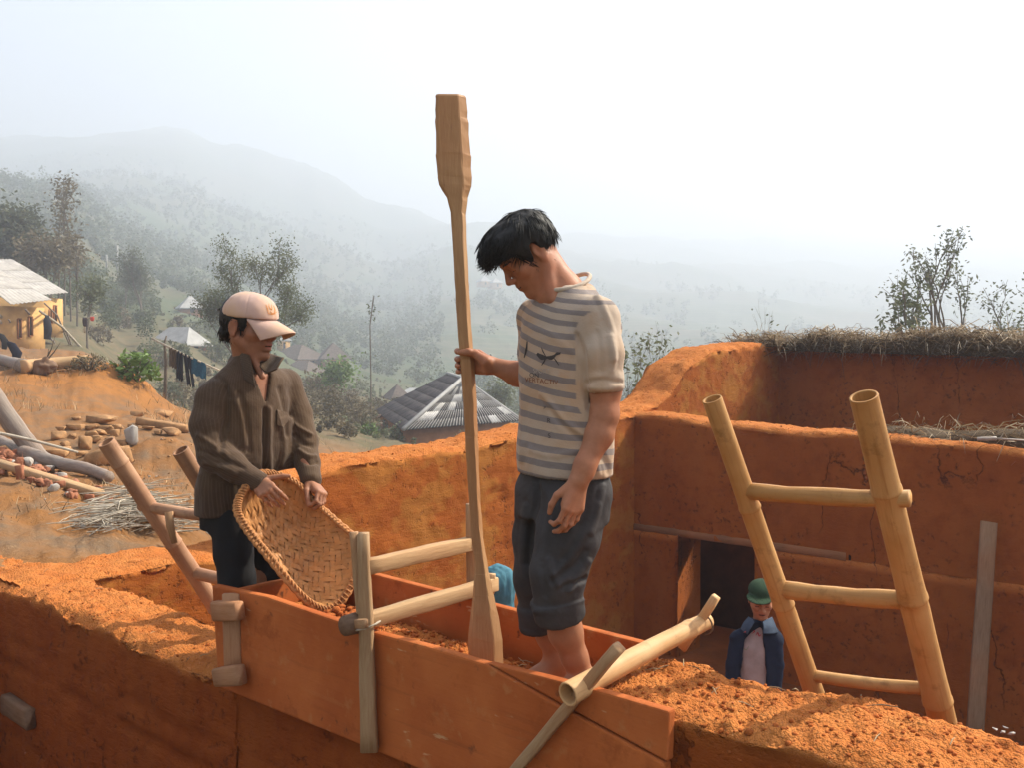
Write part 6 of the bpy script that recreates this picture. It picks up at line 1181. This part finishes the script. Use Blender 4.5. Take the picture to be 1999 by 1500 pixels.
# dry grass on the banks
forest('low_scrub', 1500, 40, 175, .25, .75, 60, M_LEAFB, (120, 1100), 19, lambda px, D: (D > np.where(px < 330, 75, 42)), .0022, .0)
forest('low_scrub', 900, 42, 175, .3, .9, 60, M_LEAF, (300, 1100), 20, lambda px, D: (D > np.where(px < 330, 75, 44)), .0022, .05)
def grass(name, n, pxr, dr, hr, mat, seed, thr=0.0):
    rg = np.random.default_rng(seed); px = rg.uniform(*pxr, n); D = np.exp(rg.uniform(math.log(dr[0]), math.log(dr[1]), n)); X = (px-999.5)/FPX*D; m = fbm(np.stack([X, D, X*0], 1), .8, 3, seed) > thr
    u = (X-O0.x)*UH.x+(D-O0.y)*UH.y; m &= u < -2.85; X, D = X[m], D[m]; Z = ground_z(X, D); n = len(X); B = np.stack([X, D, Z-.01], 1); h = rg.uniform(*hr, n); a = rg.uniform(0, 2*math.pi, n); ln = rg.normal(0, .5, (n, 2)); w = np.stack([np.cos(a), np.sin(a), a*0], 1)*(h*.022+.0015)[:, None]; T = B+np.stack([ln[:, 0]*h, ln[:, 1]*h, h], 1); M_ = B*.5+T*.5+np.stack([a*0, a*0, h*.12], 1)
    V = np.stack([B-w, B+w, M_+w*.7, M_-w*.7, T, T], 1).reshape(-1, 3); i = np.arange(n)[:, None]*6; F = np.concatenate([i+np.array([[0, 1, 2, 3]]), i+np.array([[3, 2, 4, 5]])]); obj(name, V, F, mat, None, False, {'rnd': rg.random(n).repeat(6)}, recenter=False)['kind'] = 'stuff'
grass('dry_grass', 9000, (-20, 760), (16, 52), (.06, .22), M_STRAW, 5, .16); grass('dry_grass', 2600, (-20, 420), (6.6, 15), (.02, .09), M_STRAW, 6, .2)
# ------------------------------------------------------------------ thatch, straw, crumbs, two half hidden people
def straw_cover(name, label, u0, u1, v0, v1, ztop, bulge, n, seed, ends=.25, hang=.16, cat='thatch', dark=.6):
    rg = np.random.default_rng(seed); nu, nv = 90, 16; V = []
    t = thing(name, tuple(UV((u0+u1)/2, (v0+v1)/2, ztop((u0+u1)/2))), label, cat)
    for i in range(nu):
        u = u0+(u1-u0)*i/(nu-1); e = min(1, (u-u0)/ends, (u1-u)/ends); e = max(e, .02)**.6
        for j in range(nv):
            a = math.pi*(j/(nv-1)); v = (v0+v1)/2-math.cos(a)*(v1-v0)/2; V.append(UV(u, v, ztop(u)+bulge(u)*e*math.sin(a)**.7-hang*.4*abs(math.cos(a))**6))
    V = np.array([tuple(p) for p in V]); F = grid_faces(nu, nv); N = vnormals(V, F); N *= np.sign(N[:, 2].mean()); V = V+N*(fbm(V, 5, 4, seed)*.04)[:, None]; obj('core', V, F, M_STRAWD, t)
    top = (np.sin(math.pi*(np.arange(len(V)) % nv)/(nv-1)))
    idx = rg.integers(0, len(V), n); B = V[idx]+rg.normal(0, .03, (n, 3)); L = rg.uniform(.08, .30, n); out = np.array(VH)[None, :]*np.where((idx % nv) < nv/2, -1, 1)[:, None]; d = out*rg.uniform(.2, 1, n)[:, None]+np.array(UH)[None, :]*rg.normal(0, .8, n)[:, None]+np.array([0, 0, 1.])[None, :]*rg.normal(.12, .35, n)[:, None]; d /= np.linalg.norm(d, axis=1, keepdims=True)
    w = np.cross(d, rg.normal(size=(n, 3))); w /= np.linalg.norm(w, axis=1, keepdims=True); w *= rg.uniform(.002, .0048, n)[:, None]; M_ = B+d*(L*.55)[:, None]; T = B+d*L[:, None]-np.array([0, 0, 1.])*(L*rg.uniform(.1, .55, n))[:, None]; B = B+N[idx]*.015; M_ = M_+N[idx]*.02
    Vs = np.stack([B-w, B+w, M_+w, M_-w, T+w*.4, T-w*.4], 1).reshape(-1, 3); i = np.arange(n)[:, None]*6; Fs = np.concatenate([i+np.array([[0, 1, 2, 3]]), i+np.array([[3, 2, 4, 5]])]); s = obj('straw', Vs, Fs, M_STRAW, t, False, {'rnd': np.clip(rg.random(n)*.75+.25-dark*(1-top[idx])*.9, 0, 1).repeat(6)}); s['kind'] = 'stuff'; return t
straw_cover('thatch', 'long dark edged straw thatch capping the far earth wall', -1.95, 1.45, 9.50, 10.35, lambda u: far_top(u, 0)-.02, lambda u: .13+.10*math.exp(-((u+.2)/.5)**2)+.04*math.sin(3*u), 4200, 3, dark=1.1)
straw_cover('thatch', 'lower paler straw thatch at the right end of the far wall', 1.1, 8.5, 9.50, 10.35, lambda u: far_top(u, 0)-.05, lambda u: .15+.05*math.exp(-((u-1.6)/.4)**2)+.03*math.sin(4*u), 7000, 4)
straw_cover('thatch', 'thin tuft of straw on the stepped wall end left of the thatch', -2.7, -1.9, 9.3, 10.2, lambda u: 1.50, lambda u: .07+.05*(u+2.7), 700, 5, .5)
straw_cover('straw_heap', 'loose dark straw heap lying behind the dividing wall top', .15, 8, 6.50, 7.05, lambda u: mid_top(u, 0)+.0, lambda u: .03+.06*sstep(.2, 1.2, u)+.03*math.sin(5*u), 1900, 6, .6, .1, 'straw')
walls = [o for o in house.children if o.name.startswith('wall')]; bvF = bvh_of(walls[0]); bvL = bvh_of(walls[1]); bvM = bvh_of(walls[2])
def topz(bv, p):
    h = bv.ray_cast(Vector((p.x, p.y, 3)), Vector((0, 0, -1)), 6); return h[0] if h[0] is not None else None
b = MB(); sb = MB(); wb = MB()
for i in range(3000):
    k = random.random()
    if k < .80: p = UV(random.uniform(-2.4, 3.9) if k < .25 else random.uniform(.3, 3.9), WT*random.betavariate(.9, .9), 0); q = topz(bvF, p)
    elif k < .92: p = UV(-2.1-.55*random.random(), random.uniform(.2, 7.5), 0); q = topz(bvL, p)
    else: p = UV(random.uniform(-2, 3), 6.28+.46*random.random(), 0); q = topz(bvM, p)
    if q is None: continue
    r = min(abs(random.gauss(0, .0028))+.0018, .011)
    if random.random() < .972: b.rock(q+Vector((0, 0, r*.15)), (r*1.2, r, r*.8), i, 1, .5, 1, random.random(), .3, random.random()*3)
    else:
        a = random.uniform(0, 6.3); L = random.uniform(.012, .05); d = Vector((math.cos(a)*L, math.sin(a)*L, .004)); sb.tube([q-d+Vector((0, 0, .006)), q+Vector((0, 0, .010)), q+d+Vector((0, 0, .006))], [.0012, .0018, .001], 4, False)
for i in range(900):      # loose earth inside the form and under the basket
    if i < 260: p = UV(random.gauss(.62, .09), random.gauss(.2, .08), 0)
    else: p = UV(random.uniform(.25, 1.95), random.uniform(.02, WT-.02), 0)
    q = topz(bvF, p)
    if q is None: continue
    r = random.uniform(.003, .010)+(.010 if i < 260 else 0)*random.random(); z = .05*math.exp(-((toUV(p)[0]-.62)/.1)**2)*random.random() if i < 260 else 0; b.rock(q+Vector((0, 0, r*.3+z)), (r*1.2, r, r*.8), i, 1, .5, 1, random.random(), .2, random.random()*3)
M_CRUMB = m_plain('soil_crumb', (.34, .095, .024), .95, .1, .35, 30, .5); tag(b.build('soil_crumbs', M_CRUMB, recenter=False), kind='stuff'); tag(sb.build('straw_bits', M_STRAW, recenter=False), kind='stuff')
for (x, y) in ((1940, 1428), (1958, 1432), (1975, 1436), (1962, 1424)): q = topz(bvF, onZ(x, y, .38)) or onZ(x, y, .38); wb.hull(q+Vector((0, 0, .004)), (.011, .007, .004), x, 9, x*.1)
tag(wb.build('white_fragments', M_STONEW, recenter=False), kind='stuff')
# child in the doorway
YC = 6.6; child = thing('person', (P(1480, 1230, YC).x, YC, -1.79), 'small child in blue jacket and green cap standing below the ladder', 'person'); cF = Vector((-.18, -.98, 0)); cS = Vector((.98, -.18, 0)); HC = Head(P(1486, 1172, YC), (-.16, -.93, -.34), (.98, -.17, 0), 1.05); cn = P(1484, 1222, YC+.02)
d = SDF(P(1400, 1320, YC)-Vector((0, .4, 0)), P(1560, 1110, YC)+Vector((0, .4, 0)), .0045); build_head(d, HC, cn, .045); d.loft([(P(1478, 1300, YC), .11, .075), (P(1482, 1250, YC), .10, .065), (P(1484, 1228, YC), .055, .05)], cS, cF, .03); V, F = d.mesh(); d2 = SDF(Vector((child.location.x-.3, YC-.3, -1.85)), Vector((child.location.x+.3, YC+.3, -.8)), .012)
for g in (-1, 1): hp = child.location+cS*(.07*g); d2.chain([hp+Vector((0, 0, .72)), hp+Vector((0, 0, .38)), hp+Vector((0, 0, .06))], [.07, .05, .035], .03); foot(d2, hp+Vector((0, 0, .06)), cF, .19)
d2.loft([(Vector(child.location)+Vector((0, 0, .65)), .12, .09), (Vector(child.location)+Vector((0, 0, 1.1)), .13, .09)], cS, cF, .03); V, F = merge([(V, F), d2.mesh()]); obj('body', V, F, M_SKIN3, child, attr={'mk': face_attr(V, HC, True, 2.4)*(V[:, 2] > -.6), 'dust': np.zeros(len(V))})
d = SDF(P(1440, 1215, YC)-Vector((0, .3, 0)), P(1530, 1110, YC)+Vector((0, .3, 0)), .006); d.ell(HC(-.016, 0, .040), HC.r(.100, .083, .090), HC.ax(), .01); d.plane(HC(.055, 0, .02), (HC(1, 0, -.5)-HC(0, 0, 0)), .004); d.plane(HC(-.02, 0, -.03), HC(0, 0, -1)-HC(0, 0, 0), .004); V, F = d.mesh(); obj('hair', V, F, M_HAIR, child)
d = SDF(P(1440, 1215, YC)-Vector((0, .35, 0)), P(1540, 1100, YC)+Vector((0, .35, 0)), .006); d.ell(HC(-.010, 0, .066), HC.r(.104, .088, .066), HC.ax(), .01); d.plane(HC(0, 0, .066), HC(.1, 0, -1)-HC(0, 0, 0), .004); d.cyl(HC(.080, -.020, .075), HC(.080, -.020, .068), .088, .088, .003, .006); V, F = d.mesh(); obj('cap', V, F, m_plain('cap_green', (.018, .040, .018), .85, .2, .2, 9), child)
d = SDF(P(1400, 1330, YC)-Vector((0, .4, .35)), P(1545, 1190, YC)+Vector((0, .4, 0)), .008)
d.loft([(P(1474, 1330, YC)-Vector((0, 0, .3)), .18, .13), (P(1476, 1300, YC), .175, .125), (P(1480, 1245, YC), .150, .105), (P(1484, 1224, YC), .10, .08), (P(1485, 1210, YC), .066, .062)], cS, cF, .03); d.cone(P(1470, 1238, YC), P(1440, 1248, YC), .065, .058, .03); d.cone(P(1495, 1238, YC), P(1512, 1250, YC-.03), .065, .06, .03)
d.chain([P(1440, 1248, YC), P(1430, 1300, YC-.03), P(1428, 1345, YC-.05)], [.056, .050, .046], .008); d.chain([P(1510, 1250, YC-.03), P(1516, 1300, YC-.06), P(1512, 1345, YC-.08)], [.058, .052, .046], .008)
d.op(lambda p: np.maximum(np.abs((p-A3(P(1470, 1270, YC)))@A3(cS)+.02*0)-(.055+.10*np.clip(P(1470, 1225, YC).z-p[..., 2], 0, .3)), ((p-A3(P(1470, 1270, YC)))@A3(-cF))-(-.05)), P(1420, 1340, YC)-Vector((0, .4, .3)), P(1530, 1200, YC)+Vector((0, .2, 0)), .006, 'sub'); V, F = d.mesh(); N = vnormals(V, F); V = V+N*(fbm(V, 14, 3, 4)*.008)[:, None]; obj('jacket', V, F, m_plain('denim_blue', (.009, .015, .034), .85, .2, .3, 9, .3), child)
d = SDF(P(1400, 1330, YC)-Vector((0, .4, .35)), P(1545, 1190, YC)+Vector((0, .4, 0)), .008); d.loft([(P(1474, 1330, YC)-Vector((0, 0, .3)), .15, .105), (P(1478, 1260, YC), .14, .10), (P(1483, 1232, YC), .09, .075), (P(1484, 1221, YC), .06, .058)], cS, cF, .02); V, F = d.mesh(); N = vnormals(V, F); V = V+N*(fbm(V, 12, 3, 5)*.005)[:, None]; ts = obj('shirt', V, F, m_plain('cotton_pale', (.32, .26, .25), .9, .1, .15, 12), child); bvT = bvh_of(ts)
for i, pts in enumerate(([(1450, 1236), (1453, 1226), (1456, 1234), (1459, 1227), (1461, 1236)], [(1474, 1228), (1468, 1230), (1473, 1234), (1467, 1238)], [(1476, 1242), (1479, 1236), (1482, 1243), (1485, 1240)], [(1448, 1262), (1456, 1270), (1462, 1262)])): b = MB(); stroke(b, bvT, pts, 1.3); b.build('print', m_plain('ink_red_%d' % i, (.36, .05, .06) if i < 3 else (.2, .2, .15), .9, .1), child, False)
M_LAPEL = m_plain('denim_pale', (.04, .058, .09), .85, .2, .3, 12, .3)
sheet('collar', [[(1488, 1216, YC-.10), (1498, 1210, YC-.05), (1506, 1206, YC+.02)], [(1490, 1228, YC-.14), (1503, 1224, YC-.10), (1512, 1220, YC-.03)], [(1488, 1238, YC-.15), (1503, 1239, YC-.13), (1518, 1237, YC-.07)]], M_LAPEL, child, .006)
sheet('collar', [[(1462, 1206, YC+.02), (1468, 1210, YC-.05), (1473, 1216, YC-.09)], [(1452, 1218, YC-.02), (1460, 1222, YC-.09), (1466, 1228, YC-.12)], [(1447, 1230, YC-.05), (1454, 1236, YC-.11), (1459, 1240, YC-.13)]], M_LAPEL, child, .006)
def fill_trousers(o, cFv, cSv, h, mat):
    d = SDF(Vector(o.location)-Vector((.35, .35, 0)), Vector(o.location)+Vector((.35, .35, h+.1)), .012); d.loft([(Vector(o.location)+Vector((0, 0, h-.15)), .13, .10), (Vector(o.location)+Vector((0, 0, h)), .13, .10)], cSv, cFv, .03)
    for g in (-1, 1): hp = Vector(o.location)+cSv*(.07*g); d.chain([hp+Vector((0, 0, h-.1)), hp+Vector((0, 0, h*.5)), hp+Vector((0, 0, .1))], [.085, .07, .06], .03)
    V, F = d.mesh(); obj('trousers', V, F, mat, o)
fill_trousers(child, cF, cS, .78, M_TROUS)
# person in a teal hood behind the form
YH = 5.6; hood = thing('person', (P(975, 1230, YH).x, YH, -1.79), 'person in teal hooded jacket half hidden behind the form and rammer', 'person'); hF = Vector((-.97, -.25, 0)); hS = Vector((.25, -.97, 0)); HH = Head(P(966, 1152, YH), (-.95, -.25, -.18), (.25, -.97, 0), 1.0); hn = P(975, 1192, YH)
d = SDF(P(925, 1215, YH)-Vector((0, .3, 0)), P(1020, 1095, YH)+Vector((0, .3, 0)), .006); build_head(d, HH, hn, .05); V, F = d.mesh(); L0 = Vector(hood.location); d2 = SDF(L0-Vector((.35, .35, 0)), L0+Vector((.35, .35, 1.45)), .012); d2.loft([(L0+Vector((0, 0, .8)), .13, .10), (L0+Vector((0, 0, 1.38)), .12, .09)], hS, hF, .03)
for g in (-1, 1): hp = L0+hS*(.08*g); d2.chain([hp+Vector((0, 0, .85)), hp+Vector((0, 0, .45)), hp+Vector((0, 0, .06))], [.08, .055, .035], .03); foot(d2, hp+Vector((0, 0, .06)), hF, .23)
V, F = merge([(V, F), d2.mesh()]); obj('body', V, F, M_SKIN, hood, attr={'mk': face_attr(V, HH)*(V[:, 2] > -.35), 'dust': np.zeros(len(V))})
d = SDF(L0-Vector((.4, .4, 0))+Vector((0, 0, .7)), L0+Vector((.4, .4, 2.0)), .007); d.ell(HH(-.020, 0, .035), HH.r(.112, .10, .110), HH.ax(), .02); d.cone(HH(-.03, 0, -.06), hn-Vector((0, 0, .06)), .075, .09, .05); d.loft([(L0+Vector((0, 0, .78)), .20, .15), (L0+Vector((0, 0, 1.15)), .19, .14), (L0+Vector((0, 0, 1.34)), .17, .12), (L0+Vector((0, 0, 1.42)), .10, .09)], hS, hF, .05)
for g in (-1, 1): sp = L0+hS*(.17*g)+Vector((0, 0, 1.33)); d.chain([sp, sp+hS*(.05*g)+Vector((0, 0, -.26)), sp+hS*(.03*g)+hF*.1+Vector((0, 0, -.50))], [.07, .06, .05], .03)
d.ell(HH(.085, 0, -.005), HH.r(.085, .078, .115), HH.ax(), .012, 'sub'); V, F = d.mesh(); N = vnormals(V, F); V = V+N*(fbm(V*np.array([1.6, 1.6, .7]), 14, 3, 7)*.016)[:, None]; obj('jacket', V, F, m_plain('hood_teal', (.055, .155, .20), .85, .2, .2, 9, .3), hood); fill_trousers(hood, hF, hS, .86, M_TROUS)
